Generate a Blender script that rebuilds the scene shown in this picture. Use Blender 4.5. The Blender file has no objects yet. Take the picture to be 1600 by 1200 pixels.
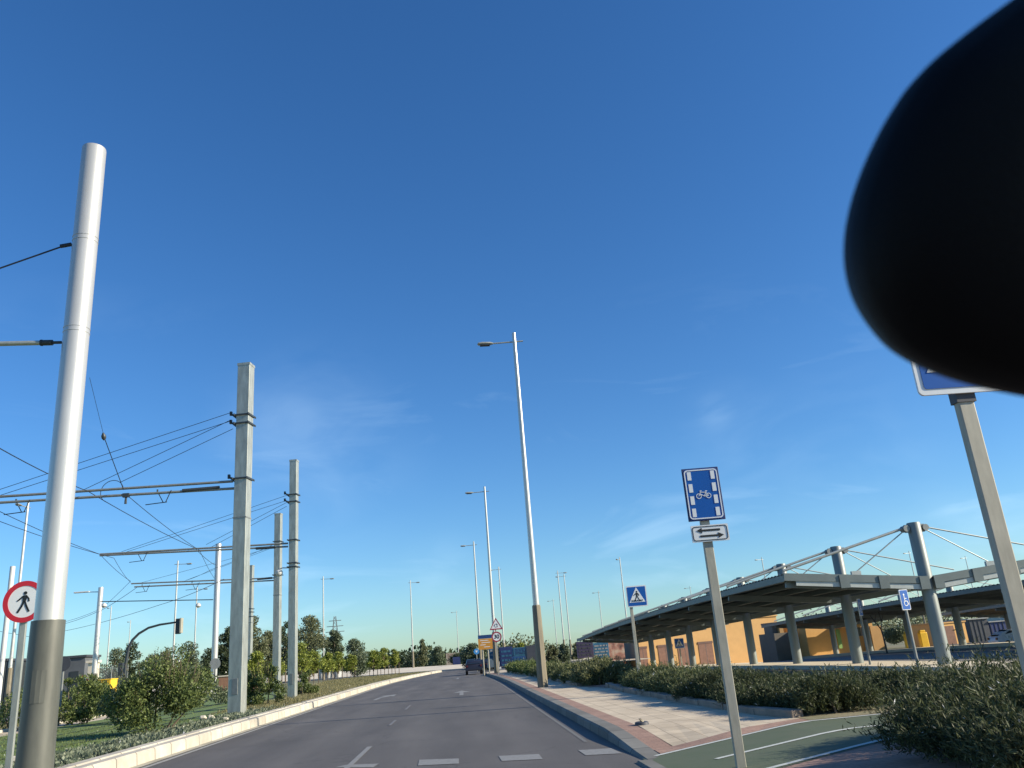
import bpy, math, random
import numpy as np
from mathutils import Vector, Matrix
S = bpy.context.scene
C = S.collection
R = math.radians
rnd = random.Random(7)

# ------------------------------------------------------------------ camera
EYE = 1.5
F, CX, CY = 1280., 800., 600.
def cam_axes(vp=(725, 1029), roll=4.6):
    y = Vector((vp[0]-CX, -(vp[1]-CY), -F)).normalized()
    s = R(roll)
    d = Vector((-math.sin(s), math.cos(s), 0))
    k = -d.dot(y)/y.z
    u = (d+Vector((0, 0, k))).normalized()
    x = y.cross(u)
    return Matrix((x, y, u))
W = cam_axes()
cam_d = bpy.data.cameras.new('Camera'); cam = bpy.data.objects.new('Camera', cam_d); C.objects.link(cam)
cam.matrix_world = Matrix.Translation((0, 0, EYE)) @ W.to_4x4()
cam_d.sensor_width = 36; cam_d.lens = 28.8; cam_d.clip_start = .02; cam_d.clip_end = 6000
cam_d.dof.use_dof = True; cam_d.dof.focus_distance = 35; cam_d.dof.aperture_fstop = 13
S.camera = cam
def ray(px, py): return W @ Vector((px-CX, -(py-CY), -F))
def G(px, py, z=0.):                     # point at height z seen at a place in the photograph
    r = ray(px, py); t = (z-EYE)/r.z; return Vector((r.x*t, r.y*t, z))
def A(px, py, Y):                        # point at distance Y
    r = ray(px, py); t = Y/r.y; return Vector((r.x*t, Y, EYE+r.z*t))

# ------------------------------------------------------------------ light
SUN_EL, SUN_AZ = 25., 105.               # azimuth clockwise from +Y
w = bpy.data.worlds.new('World'); S.world = w; w.use_nodes = True
nt = w.node_tree; nt.nodes.clear()
N = nt.nodes.new; L = nt.links.new
out = N('ShaderNodeOutputWorld'); bg = N('ShaderNodeBackground'); bg.inputs['Strength'].default_value = .076
sky = N('ShaderNodeTexSky'); sky.sky_type = 'NISHITA'; sky.sun_disc = False
sky.sun_elevation = R(SUN_EL); sky.sun_rotation = R(SUN_AZ)
sky.altitude = 0; sky.air_density = 1.0; sky.dust_density = .35; sky.ozone_density = 2.2
hs = N('ShaderNodeHueSaturation'); hs.inputs['Saturation'].default_value = 1.22
tint = N('ShaderNodeMix'); tint.data_type = 'RGBA'; tint.blend_type = 'MULTIPLY'; tint.inputs[0].default_value = 1; tint.inputs[7].default_value = (.74, 1.03, 1.31, 1)   # even tint over the sky light, as white balance
L(sky.outputs[0], hs.inputs['Color']); L(hs.outputs[0], tint.inputs[6])
nz2 = N('ShaderNodeTexNoise'); nz2.inputs['Scale'].default_value = 1.; nz2.inputs['Detail'].default_value = 8; nz2.inputs['Distortion'].default_value = .6
mp2 = N('ShaderNodeMapping'); mp2.inputs['Rotation'].default_value = (0, .5, .2); mp2.inputs['Scale'].default_value = (7, 5, 16)
L(mp2.outputs[0], nz2.inputs[0])
# thin high cirrus wisps
tc = N('ShaderNodeTexCoord'); mp = N('ShaderNodeMapping'); mp.inputs['Rotation'].default_value = (.3, .5, .4); mp.inputs['Scale'].default_value = (2.2, 2.6, 9)
nz = N('ShaderNodeTexNoise'); nz.inputs['Scale'].default_value = 1.6; nz.inputs['Detail'].default_value = 7; nz.inputs['Distortion'].default_value = .9
nz.inputs['Roughness'].default_value = .55
cr = N('ShaderNodeValToRGB'); cr.color_ramp.elements[0].position = .56; cr.color_ramp.elements[1].position = .86
cr.color_ramp.elements[0].color = (0, 0, 0, 1); cr.color_ramp.elements[1].color = (.28, .28, .28, 1)
sep = N('ShaderNodeSeparateXYZ'); mr = N('ShaderNodeMapRange'); mr.inputs['From Min'].default_value = .42; mr.inputs['From Max'].default_value = .1
mul = N('ShaderNodeMath'); mul.operation = 'MULTIPLY'
mix = N('ShaderNodeMix'); mix.data_type = 'RGBA'
L(tc.outputs['Generated'], mp2.inputs[0]); L(tc.outputs['Generated'], mp.inputs[0]); L(mp.outputs[0], nz.inputs[0]); L(nz.outputs[0], cr.inputs[0])
L(tc.outputs['Generated'], sep.inputs[0]); L(sep.outputs['Z'], mr.inputs['Value'])
L(cr.outputs[0], mul.inputs[0]); L(mr.outputs[0], mul.inputs[1])
# a few soft cirrus patches at fixed places of the sky
acc = mul.outputs[0]
for (px, py, rad, amp) in ((485, 705, .17, .11), (440, 660, .1, .06), (1118, 645, .03, .16), (1140, 690, .09, .12), (1500, 868, .09, .3), (690, 890, .06, .16), (1330, 700, .13, .1)):
    d = ray(px, py).normalized()
    ds = N('ShaderNodeVectorMath'); ds.operation = 'DISTANCE'; ds.inputs[1].default_value = d
    nv = N('ShaderNodeVectorMath'); nv.operation = 'NORMALIZE'; L(tc.outputs['Generated'], nv.inputs[0]); L(nv.outputs[0], ds.inputs[0])
    m_ = N('ShaderNodeMapRange'); m_.interpolation_type = 'SMOOTHSTEP'; m_.inputs['From Min'].default_value = rad; m_.inputs['From Max'].default_value = 0; L(ds.outputs['Value'], m_.inputs['Value'])
    n_ = N('ShaderNodeMapRange'); n_.inputs['From Min'].default_value = .38; n_.inputs['From Max'].default_value = .78; n_.inputs['To Max'].default_value = amp; L(nz2.outputs[0], n_.inputs['Value'])
    p_ = N('ShaderNodeMath'); p_.operation = 'MULTIPLY'; L(m_.outputs[0], p_.inputs[0]); L(n_.outputs[0], p_.inputs[1])
    s_ = N('ShaderNodeMath'); s_.operation = 'ADD'; L(acc, s_.inputs[0]); L(p_.outputs[0], s_.inputs[1]); acc = s_.outputs[0]
L(acc, mix.inputs[0]); L(tint.outputs[2], mix.inputs[6]); mix.inputs[7].default_value = (7.2, 9.6, 11.5, 1)
L(mix.outputs[2], bg.inputs[0]); L(bg.outputs[0], out.inputs[0])
sl = bpy.data.lights.new('Sun', 'SUN'); sl.energy = 4.8; sl.angle = R(.5); sl.color = (1, .88, .70)
so = bpy.data.objects.new('Sun', sl); C.objects.link(so)
sdir = Vector((math.sin(R(SUN_AZ))*math.cos(R(SUN_EL)), math.cos(R(SUN_AZ))*math.cos(R(SUN_EL)), math.sin(R(SUN_EL))))
so.rotation_euler = sdir.to_track_quat('Z', 'Y').to_euler()
S.view_settings.view_transform = 'Standard'; S.view_settings.look = 'None'
S.view_settings.exposure = 0.75; S.view_settings.gamma = 1
S.render.engine = 'CYCLES'

# ------------------------------------------------------------------ materials
def mat(name, col, rough=.6, metal=0., var=.12, scale=3., bump=0., bscale=40., spec=.5, var2=None, coord='Object', streak=0.):
    m = bpy.data.materials.new(name); m.use_nodes = True; t = m.node_tree; b = t.nodes['Principled BSDF']
    b.inputs['Roughness'].default_value = rough; b.inputs['Metallic'].default_value = metal
    b.inputs['Specular IOR Level'].default_value = spec
    c = t.nodes.new('ShaderNodeTexCoord'); n = t.nodes.new('ShaderNodeTexNoise'); n.inputs['Scale'].default_value = scale; n.inputs['Detail'].default_value = 6
    n.inputs['Roughness'].default_value = .65
    r = t.nodes.new('ShaderNodeValToRGB'); r.color_ramp.elements[0].position = .3; r.color_ramp.elements[1].position = .7
    lo = var2 if var2 else tuple(v*(1-var) for v in col)
    hi = col if var2 else tuple(min(1, v*(1+var)) for v in col)
    r.color_ramp.elements[0].color = (*lo, 1); r.color_ramp.elements[1].color = (*hi, 1)
    if streak:
        mpp = t.nodes.new('ShaderNodeMapping'); mpp.inputs['Scale'].default_value = (1, 1, streak); t.links.new(c.outputs[coord], mpp.inputs[0]); t.links.new(mpp.outputs[0], n.inputs[0])
    else: t.links.new(c.outputs[coord], n.inputs[0])
    t.links.new(n.outputs[0], r.inputs[0]); t.links.new(r.outputs[0], b.inputs['Base Color'])
    if bump:
        n2 = t.nodes.new('ShaderNodeTexNoise'); n2.inputs['Scale'].default_value = bscale; n2.inputs['Detail'].default_value = 4
        bp = t.nodes.new('ShaderNodeBump'); bp.inputs['Strength'].default_value = bump; bp.inputs['Distance'].default_value = .02
        t.links.new(c.outputs[coord], n2.inputs[0]); t.links.new(n2.outputs[0], bp.inputs['Height']); t.links.new(bp.outputs[0], b.inputs['Normal'])
    return m
def leafmat(name, cols, rough=.55):
    m = bpy.data.materials.new(name); m.use_nodes = True; t = m.node_tree; b = t.nodes['Principled BSDF']
    g = t.nodes.new('ShaderNodeNewGeometry'); r = t.nodes.new('ShaderNodeValToRGB')
    els = r.color_ramp.elements
    for i, c in enumerate(cols):
        p = i/(len(cols)-1)
        e = els[0] if i == 0 else (els[1] if i == len(cols)-1 else els.new(p))
        e.position = p; e.color = (*c, 1)
    t.links.new(g.outputs['Random Per Island'], r.inputs[0]); t.links.new(r.outputs[0], b.inputs['Base Color'])
    b.inputs['Roughness'].default_value = rough; b.inputs['Specular IOR Level'].default_value = .35
    tr = t.nodes.new('ShaderNodeBsdfTranslucent'); mx = t.nodes.new('ShaderNodeMixShader'); mx.inputs[0].default_value = .3
    t.links.new(r.outputs[0], tr.inputs[0]); t.links.new(b.outputs[0], mx.inputs[1]); t.links.new(tr.outputs[0], mx.inputs[2])
    t.links.new(mx.outputs[0], t.nodes['Material Output'].inputs[0])
    return m
def paving(name, col, mortar, bw, bh, rough=.85, var=.12, off=.5, mort=.008):
    m = bpy.data.materials.new(name); m.use_nodes = True; t = m.node_tree; b = t.nodes['Principled BSDF']
    b.inputs['Roughness'].default_value = rough
    c = t.nodes.new('ShaderNodeTexCoord'); br = t.nodes.new('ShaderNodeTexBrick'); br.offset = off
    br.inputs['Scale'].default_value = 1; br.inputs['Brick Width'].default_value = bw; br.inputs['Row Height'].default_value = bh
    br.inputs['Mortar Size'].default_value = mort; br.inputs['Mortar Smooth'].default_value = .3
    br.inputs['Color1'].default_value = (*[v*(1-var) for v in col], 1); br.inputs['Color2'].default_value = (*[v*(1+var) for v in col], 1); br.inputs['Mortar'].default_value = (*mortar, 1)
    n = t.nodes.new('ShaderNodeTexNoise'); n.inputs['Scale'].default_value = 1.1; n.inputs['Detail'].default_value = 8; n.inputs['Roughness'].default_value = .7
    r = t.nodes.new('ShaderNodeValToRGB'); r.color_ramp.elements[0].position = .3; r.color_ramp.elements[0].color = (.72, .7, .68, 1); r.color_ramp.elements[1].position = .65; r.color_ramp.elements[1].color = (1.06, 1.06, 1.06, 1)
    mx = t.nodes.new('ShaderNodeMix'); mx.data_type = 'RGBA'; mx.blend_type = 'MULTIPLY'; mx.inputs[0].default_value = 1
    L2 = t.links.new
    L2(c.outputs['Object'], br.inputs[0]); L2(c.outputs['Object'], n.inputs[0]); L2(n.outputs[0], r.inputs[0]); L2(br.outputs[0], mx.inputs[6]); L2(r.outputs[0], mx.inputs[7]); L2(mx.outputs[2], b.inputs['Base Color'])
    return m

def asphalt(name, base, tint=(1, 1, 1)):
    m = bpy.data.materials.new(name); m.use_nodes = True; t = m.node_tree; b = t.nodes['Principled BSDF']; L2 = t.links.new
    c = t.nodes.new('ShaderNodeTexCoord')
    mpn = t.nodes.new('ShaderNodeMapping'); mpn.inputs['Scale'].default_value = (1, .12, 1)
    n1 = t.nodes.new('ShaderNodeTexNoise'); n1.inputs['Scale'].default_value = 1.3; n1.inputs['Detail'].default_value = 6
    n2 = t.nodes.new('ShaderNodeTexNoise'); n2.inputs['Scale'].default_value = 90; n2.inputs['Detail'].default_value = 3
    n3 = t.nodes.new('ShaderNodeTexNoise'); n3.inputs['Scale'].default_value = .35; n3.inputs['Detail'].default_value = 5
    L2(c.outputs['Object'], mpn.inputs[0]); L2(mpn.outputs[0], n1.inputs[0]); L2(c.outputs['Object'], n2.inputs[0]); L2(c.outputs['Object'], n3.inputs[0])
    r1 = t.nodes.new('ShaderNodeValToRGB'); r1.color_ramp.elements[0].position = .3; r1.color_ramp.elements[1].position = .72
    r1.color_ramp.elements[0].color = (*[base*.82*v for v in tint], 1); r1.color_ramp.elements[1].color = (*[base*1.22*v for v in tint], 1)
    r2 = t.nodes.new('ShaderNodeValToRGB'); r2.color_ramp.elements[0].position = .35; r2.color_ramp.elements[1].position = .68
    r2.color_ramp.elements[0].color = (.72, .72, .72, 1); r2.color_ramp.elements[1].color = (1.25, 1.25, 1.25, 1)
    r3 = t.nodes.new('ShaderNodeValToRGB'); r3.color_ramp.elements[0].position = .35; r3.color_ramp.elements[1].position = .7
    r3.color_ramp.elements[0].color = (.88, .88, .88, 1); r3.color_ramp.elements[1].color = (1.08, 1.08, 1.08, 1)
    L2(n1.outputs[0], r1.inputs[0]); L2(n2.outputs[0], r2.inputs[0]); L2(n3.outputs[0], r3.inputs[0])
    m1 = t.nodes.new('ShaderNodeMix'); m1.data_type = 'RGBA'; m1.blend_type = 'MULTIPLY'; m1.inputs[0].default_value = 1
    m2 = t.nodes.new('ShaderNodeMix'); m2.data_type = 'RGBA'; m2.blend_type = 'MULTIPLY'; m2.inputs[0].default_value = 1
    L2(r1.outputs[0], m1.inputs[6]); L2(r2.outputs[0], m1.inputs[7]); L2(m1.outputs[2], m2.inputs[6]); L2(r3.outputs[0], m2.inputs[7]); L2(m2.outputs[2], b.inputs['Base Color'])
    vo = t.nodes.new('ShaderNodeTexVoronoi'); vo.feature = 'DISTANCE_TO_EDGE'; vo.inputs['Scale'].default_value = .22
    wn = t.nodes.new('ShaderNodeTexNoise'); wn.inputs['Scale'].default_value = 1.5; wn.inputs['Detail'].default_value = 5
    av = t.nodes.new('ShaderNodeMix'); av.data_type = 'RGBA'; av.blend_type = 'ADD'; av.inputs[0].default_value = 1.6
    L2(c.outputs['Object'], wn.inputs[0]); L2(c.outputs['Object'], av.inputs[6]); L2(wn.outputs[1], av.inputs[7]); L2(av.outputs[2], vo.inputs[0])
    rc = t.nodes.new('ShaderNodeValToRGB'); rc.color_ramp.elements[0].position = .0; rc.color_ramp.elements[0].color = (.72, .72, .72, 1); rc.color_ramp.elements[1].position = .006; rc.color_ramp.elements[1].color = (1, 1, 1, 1)
    wv = t.nodes.new('ShaderNodeTexWave'); wv.bands_direction = 'X'; wv.inputs['Scale'].default_value = .165; wv.inputs['Distortion'].default_value = .4; wv.inputs['Phase Offset'].default_value = 1.1
    rw = t.nodes.new('ShaderNodeValToRGB'); rw.color_ramp.elements[0].color = (.93, .93, .93, 1); rw.color_ramp.elements[1].color = (1.06, 1.06, 1.05, 1)
    m3 = t.nodes.new('ShaderNodeMix'); m3.data_type = 'RGBA'; m3.blend_type = 'MULTIPLY'; m3.inputs[0].default_value = 1; m4 = t.nodes.new('ShaderNodeMix'); m4.data_type = 'RGBA'; m4.blend_type = 'MULTIPLY'; m4.inputs[0].default_value = 1
    L2(vo.outputs['Distance'], rc.inputs[0]); L2(c.outputs['Object'], wv.inputs[0]); L2(wv.outputs['Color'], rw.inputs[0]); L2(m2.outputs[2], m3.inputs[6]); L2(rc.outputs[0], m3.inputs[7]); L2(m3.outputs[2], m4.inputs[6]); L2(rw.outputs[0], m4.inputs[7]); L2(m4.outputs[2], b.inputs['Base Color'])
    bp = t.nodes.new('ShaderNodeBump'); bp.inputs['Strength'].default_value = .25; bp.inputs['Distance'].default_value = .006
    L2(n2.outputs[0], bp.inputs['Height']); L2(bp.outputs[0], b.inputs['Normal']); b.inputs['Roughness'].default_value = .8
    return m
def worn_paint(name, col, under, amount=.45, scale=14):
    return mat(name, col, .75, 0, scale=scale, var2=tuple(col[i]*(1-amount)+under[i]*amount for i in range(3)))

M = dict(
    asphalt=asphalt('asphalt', .092, (1.06, 1.0, .93)), parking=asphalt('parking_asphalt', .17, (1.03, 1, .93)), side=asphalt('side_asphalt', .12, (1.05, .97, 1)),
    paint=worn_paint('road_paint', (.25, .255, .245), (.1, .1, .1), .55), line=worn_paint('edge_line_paint', (.36, .36, .33), (.11, .11, .11), .5), faint=worn_paint('faint_line_paint', (.17, .17, .16), (.09, .09, .09), .7),
    wline=worn_paint('path_line_paint', (.6, .62, .58), (.12, .2, .13), .35),
    kerb=paving('kerb_concrete', (.49, .46, .375), (.2, .18, .14), 5, 1.0, off=0, mort=.022), gutter=paving('gutter_concrete', (.4, .38, .3), (.2, .18, .15), 5, .5, off=0),
    kerb_r=paving('kerb_grey', (.18, .18, .16), (.07, .07, .06), 5, 1.0, off=0, mort=.022),
    pave=paving('pale_paving', (.55, .47, .34), (.33, .27, .19), .4, .4, var=.09, off=0, mort=.01),
    red=paving('red_paving', (.33, .21, .155), (.24, .16, .12), .2, .1, var=.1),
    green=mat('green_path', (.07, .1, .052), .85, scale=2.5, var2=(.09, .11, .065), bump=.1),
    soil=mat('dry_soil', (.27, .22, .14), .95, scale=1.5, var2=(.16, .16, .08), bump=.6, bscale=14),
    drygrass=mat('dry_grass_ground', (.23, .2, .1), .95, scale=.9, var2=(.11, .13, .05), bump=.6, bscale=9),
    turf=mat('turf', (.1, .17, .04), .9, scale=2.2, var2=(.14, .19, .06), bump=.7, bscale=60),
    rut=mat('rail_groove', (.02, .028, .016), .8), ground=mat('far_ground', (.22, .19, .12), .95, scale=.05, var2=(.12, .13, .06)),
    apron=mat('pale_apron', (.6, .54, .42), .9, scale=.6, var=.08), wallc=mat('pale_wall', (.62, .56, .44), .85, scale=.8, var=.1),
    silver=mat('silver_paint', (.54, .54, .5), .34, .45, scale=5, var=.1, streak=.12), galv=mat('galvanised_steel', (.4, .42, .37), .48, .55, scale=7, var=.24, streak=.22),
    galvd=mat('dull_galvanised', (.25, .265, .25), .55, .5, scale=7, var=.15), sleeve=mat('sleeve_paint', (.1, .104, .086), .45, .1, scale=5, var=.22, streak=.2),
    sleeveb=mat('brown_sleeve', (.2, .175, .12), .6, .1, scale=6, var=.28, streak=.15), white=mat('white_paint', (.56, .57, .54), .4, .1, scale=3, var=.04),
    dark=mat('dark_steel', (.045, .055, .06), .5, .3), wire=mat('wire', (.02, .03, .05), .5, .2), post=mat('post_grey', (.36, .35, .28), .6, .1, scale=12, var=.18, streak=.25),
    blue=mat('sign_blue', (.001, .085, .36), .35, scale=4, var=.05), signw=mat('sign_white', (.72, .75, .74), .35, var=.03), signb=mat('sign_black', (.012, .016, .016), .5),
    red_s=mat('sign_red', (.5, .02, .035), .4, var=.05), back=mat('sign_back', (.3, .31, .3), .6, .3), dkred=mat('sign_dull_red', (.3, .03, .05), .4),
    orange=mat('sign_orange', (.55, .26, .04), .5, scale=2, var=.06), navy=mat('navy', (.02, .035, .12), .5, scale=3, var=.2),
    teal=mat('teal_panel', (.03, .12, .2), .5, scale=1.5, var=.3), dgrey=mat('dark_grey', (.05, .055, .065), .6, scale=2, var=.2), violet=mat('dark_violet', (.05, .04, .085), .6, scale=3, var=.3),
    yellow=mat('yellow_render', (.52, .31, .12), .9, scale=1.2, var=.07, bump=.1), yellow2=mat('orange_render', (.66, .38, .13), .9, scale=1.2, var=.06),
    brown=mat('brown_door', (.17, .085, .055), .7, scale=3, var=.2), greywall=mat('grey_wall', (.17, .155, .125), .9, scale=1, var=.1),
    roofd=mat('canopy_sheet', (.075, .09, .09), .55, .3, scale=2, var=.12), beam=mat('canopy_beam', (.145, .175, .17), .5, .3, scale=2, var=.12), lbeam=mat('canopy_lit_face_and_plate', (.42, .45, .42), .5, .2),
    rod=mat('stay_rod', (.33, .36, .34), .5, .3), glass=mat('dark_glass', (.015, .02, .025), .1), ylw=mat('yellow_plastic', (.8, .5, .03), .5, var=.1),
    car=mat('dark_car_paint', (.025, .027, .04), .3, .3), carw=mat('white_car_paint', (.75, .76, .76), .3), tyre=mat('tyre', (.015, .015, .015), .9), lampred=mat('tail_lamp', (.09, .012, .012), .3),
    mirror=mat('mirror_plastic', (.0022, .002, .0025), .55, spec=.12, bump=.15, bscale=900), bark=mat('bark', (.13, .1, .07), .95, scale=5, var=.3, bump=.5), stake=mat('stake_wood', (.1, .075, .05), .9),
    brick=mat('brick_wall', (.3, .16, .1), .9, scale=4, var=.2), stone=mat('edging_stone', (.24, .2, .16), .9, scale=3, var=.25, bump=.4), mural=None,
    mastc=mat('canopy_mast_paint', (.21, .235, .22), .5, .25, scale=5, var=.14, streak=.15), dblue=mat('dark_blue_panel', (.01, .05, .16), .5, scale=2, var=.25), shed_g=mat('shed_grey', (.1, .11, .12), .7, scale=1, var=.15), haze_w=mat('distant_wall', (.35, .3, .24), .9, scale=.3, var=.15), green_b=mat('green_paint', (.25, .42, .12), .6), glow=mat('pale_green_lamp', (.5, .5, .45), .4),
)
def mural():
    m = bpy.data.materials.new('painted_wall'); m.use_nodes = True; t = m.node_tree; b = t.nodes['Principled BSDF']; b.inputs['Roughness'].default_value = .9
    c = t.nodes.new('ShaderNodeTexCoord'); v = t.nodes.new('ShaderNodeTexVoronoi'); v.inputs['Scale'].default_value = 1.1
    n = t.nodes.new('ShaderNodeTexNoise'); n.inputs['Scale'].default_value = 1.4; n.inputs['Detail'].default_value = 3
    r = t.nodes.new('ShaderNodeValToRGB'); e = r.color_ramp.elements
    e[0].position = .35; e[0].color = (.1, .06, .05, 1); e[1].position = .65; e[1].color = (.45, .34, .25, 1)
    k = e.new(.5); k.color = (.35, .17, .12, 1)
    t.links.new(c.outputs['Object'], n.inputs[0]); t.links.new(n.outputs[0], r.inputs[0]); t.links.new(r.outputs[0], b.inputs['Base Color'])
    return m
M['mural'] = mural()
def corr():
    m = mat('corrugated_sheet', (.085, .1, .1), .5, .3, scale=2, var=.12)
    t = m.node_tree; b = t.nodes['Principled BSDF']; c = t.nodes.new('ShaderNodeTexCoord'); wv = t.nodes.new('ShaderNodeTexWave'); wv.bands_direction = 'Y'; wv.inputs['Scale'].default_value = 3.2
    bp = t.nodes.new('ShaderNodeBump'); bp.inputs['Strength'].default_value = .7; bp.inputs['Distance'].default_value = .04
    t.links.new(c.outputs['Object'], wv.inputs[0]); t.links.new(wv.outputs[1], bp.inputs['Height']); t.links.new(bp.outputs[0], b.inputs['Normal'])
    return m
M['corr'] = corr()
LM = dict(  # tree leaf colours lightened in place of haze over the far trees
    euc=leafmat('eucalyptus_leaves', [(0.066, 0.085, 0.042), (0.155, 0.181, 0.085), (0.242, 0.255, 0.131)]),
    pine=leafmat('pine_leaves', [(0.031, 0.051, 0.030), (0.070, 0.101, 0.052), (0.104, 0.135, 0.060)]),
    olive=leafmat('olive_leaves', [(0.059, 0.085, 0.049), (0.126, 0.169, 0.091), (0.194, 0.235, 0.133)]),
    lime=leafmat('light_leaves', [(0.088, 0.126, 0.022), (0.210, 0.270, 0.044), (0.350, 0.389, 0.074)]),
    bush=leafmat('bush_leaves', [(0.038, 0.067, 0.024), (0.104, 0.152, 0.041), (0.207, 0.256, 0.075)]),
    rose=leafmat('rosemary_needles', [(.018, .03, .012), (.025, .038, .015), (.036, .052, .02), (.055, .076, .03), (.13, .15, .062)]),
    rosey=leafmat('hedge_needles', [(.03, .05, .018), (.06, .085, .03), (.09, .12, .04), (.2, .22, .09)]),
    tan=leafmat('tan_needles', [(0.057, 0.078, 0.034), (0.138, 0.156, 0.067), (0.230, 0.234, 0.101)]),
    dry=leafmat('dry_blades', [(.1, .11, .04), (.2, .19, .08), (.32, .28, .14)]),
    cover=leafmat('ground_cover_leaves', [(.06, .09, .06), (.13, .17, .11), (.26, .29, .19)]),
    ylf=leafmat('yellow_flowers', [(.3, .2, .02), (.55, .36, .04), (.15, .16, .04)]),
)

# ------------------------------------------------------------------ mesh helpers
class MB:
    def __init__(s): s.v = []; s.f = []
    def add(s, vs, fs):
        o = len(s.v); s.v += [tuple(v) for v in vs]; s.f += [tuple(i+o for i in f) for f in fs]; return s
    def box(s, x0, x1, y0, y1, z0, z1):
        vs = [(x, y, z) for z in (z0, z1) for y in (y0, y1) for x in (x0, x1)]
        return s.add(vs, [(0, 2, 3, 1), (4, 5, 7, 6), (0, 1, 5, 4), (2, 6, 7, 3), (0, 4, 6, 2), (1, 3, 7, 5)])
    def bar(s, p0, p1, wd, ht, up=(0, 0, 1)):
        p0, p1 = Vector(p0), Vector(p1); d = (p1-p0).normalized(); u = Vector(up)
        if abs(d.dot(u)) > .98: u = Vector((0, 1, 0))
        r = d.cross(u).normalized(); u = r.cross(d)
        vs = [p+r*a*wd/2+u*b*ht/2 for p in (p0, p1) for a, b in ((-1, -1), (1, -1), (1, 1), (-1, 1))]
        return s.add(vs, [(0, 1, 2, 3), (7, 6, 5, 4), (0, 4, 5, 1), (1, 5, 6, 2), (2, 6, 7, 3), (3, 7, 4, 0)])
    def tube(s, pts, rs, n=12, cap=True):
        pts = [Vector(p) for p in pts]
        if not isinstance(rs, (list, tuple)): rs = [rs]*len(pts)
        vs = []; fs = []
        up = None
        for i, p in enumerate(pts):
            d = (pts[min(i+1, len(pts)-1)]-pts[max(i-1, 0)]).normalized()
            if up is None: up = Vector((0, 0, 1)) if abs(d.z) < .9 else Vector((1, 0, 0))
            a = d.cross(up).normalized(); b = a.cross(d).normalized(); up = b
            for k in range(n):
                t = 2*math.pi*k/n; vs.append(p+(a*math.cos(t)+b*math.sin(t))*rs[i])
        for i in range(len(pts)-1):
            for k in range(n):
                k2 = (k+1) % n; fs.append((i*n+k, i*n+k2, (i+1)*n+k2, (i+1)*n+k))
        if cap: fs.append(tuple(range(n))[::-1]); fs.append(tuple((len(pts)-1)*n+k for k in range(n)))
        return s.add(vs, fs)
    def prism(s, poly, y0, y1):           # polygon in XZ, extruded along Y
        n = len(poly); vs = [(x, y0, z) for x, z in poly]+[(x, y1, z) for x, z in poly]
        return s.add(vs, [tuple(range(n)), tuple(range(2*n-1, n-1, -1))]+[(i, i+n, (i+1) % n+n, (i+1) % n) for i in range(n)])
    def slab(s, poly, z0, z1):            # polygon in XY, extruded along Z
        n = len(poly); vs = [(x, y, z0) for x, y in poly]+[(x, y, z1) for x, y in poly]
        return s.add(vs, [tuple(range(n))[::-1], tuple(range(n, 2*n))]+[(i, (i+1) % n, (i+1) % n+n, i+n) for i in range(n)])
    def ring(s, cx, cz, r0, r1, y0, y1, n=40):
        vs = []
        for k in range(n):
            a = 2*math.pi*k/n
            for r, y in ((r0, y0), (r1, y0), (r1, y1), (r0, y1)): vs.append((cx+r*math.cos(a), y, cz+r*math.sin(a)))
        fs = []
        for k in range(n):
            o, q = 4*k, 4*((k+1) % n)
            for j in range(4): fs.append((o+j, o+(j+1) % 4, q+(j+1) % 4, q+j))
        return s.add(vs, fs)
    def build(s, name, m, parent=None, smooth=False, loc=None, rotz=0, bevel=0):
        me = bpy.data.meshes.new(name); me.from_pydata(s.v, [], s.f); me.update()
        if m is not None: me.materials.append(m)
        import bmesh
        b = bmesh.new(); b.from_mesh(me); bmesh.ops.recalc_face_normals(b, faces=b.faces); b.to_mesh(me); b.free()
        o = bpy.data.objects.new(name, me); C.objects.link(o)
        if smooth:
            me.polygons.foreach_set('use_smooth', [True]*len(me.polygons)); me.set_sharp_from_angle(angle=R(40))
        if parent is not None: o.parent = parent
        if loc is not None: o.location = loc; o.rotation_euler.z = rotz
        if bevel:
            bv = o.modifiers.new('b', 'BEVEL'); bv.width = bevel; bv.segments = 2; bv.limit_method = 'ANGLE'
        return o
def sect(P, wd, ht):                      # one continuous bar of rectangular section through the points
    vs = []; fs = []
    for i, p in enumerate(P):
        vs += [(p[0]+a*wd/2, p[1], p[2]+b*ht/2) for a, b in ((-1, -1), (1, -1), (1, 1), (-1, 1))]
        if i:
            o = 4*i
            for k in range(4): fs.append((o-4+k, o-4+(k+1) % 4, o+(k+1) % 4, o+k))
    n = 4*len(P); fs += [(0, 1, 2, 3), (n-4, n-3, n-2, n-1)]; return MB().add(vs, fs)
def circ(cx, cz, r, n=32): return [(cx+r*math.cos(2*math.pi*k/n), cz+r*math.sin(2*math.pi*k/n)) for k in range(n)]
def rrect(x0, x1, z0, z1, r, n=6):
    p = []
    for cx, cz, a0 in ((x1-r, z1-r, 0), (x0+r, z1-r, 90), (x0+r, z0+r, 180), (x1-r, z0+r, 270)):
        for k in range(n+1): a = R(a0+90*k/n); p.append((cx+r*math.cos(a), cz+r*math.sin(a)))
    return p
def frame_mb(outer, inner, y0, y1):
    n = len(outer); m = MB(); vs = []
    for i in range(n):
        for p, y in ((inner[i], y0), (outer[i], y0), (outer[i], y1), (inner[i], y1)): vs.append((p[0], y, p[1]))
    fs = []
    for k in range(n):
        o, q = 4*k, 4*((k+1) % n)
        for j in range(4): fs.append((o+j, o+(j+1) % 4, q+(j+1) % 4, q+j))
    return m.add(vs, fs)
def tag(o, label, cat, group=None):
    o['label'] = label; o['category'] = cat
    if group: o['group'] = group
    return o
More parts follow.
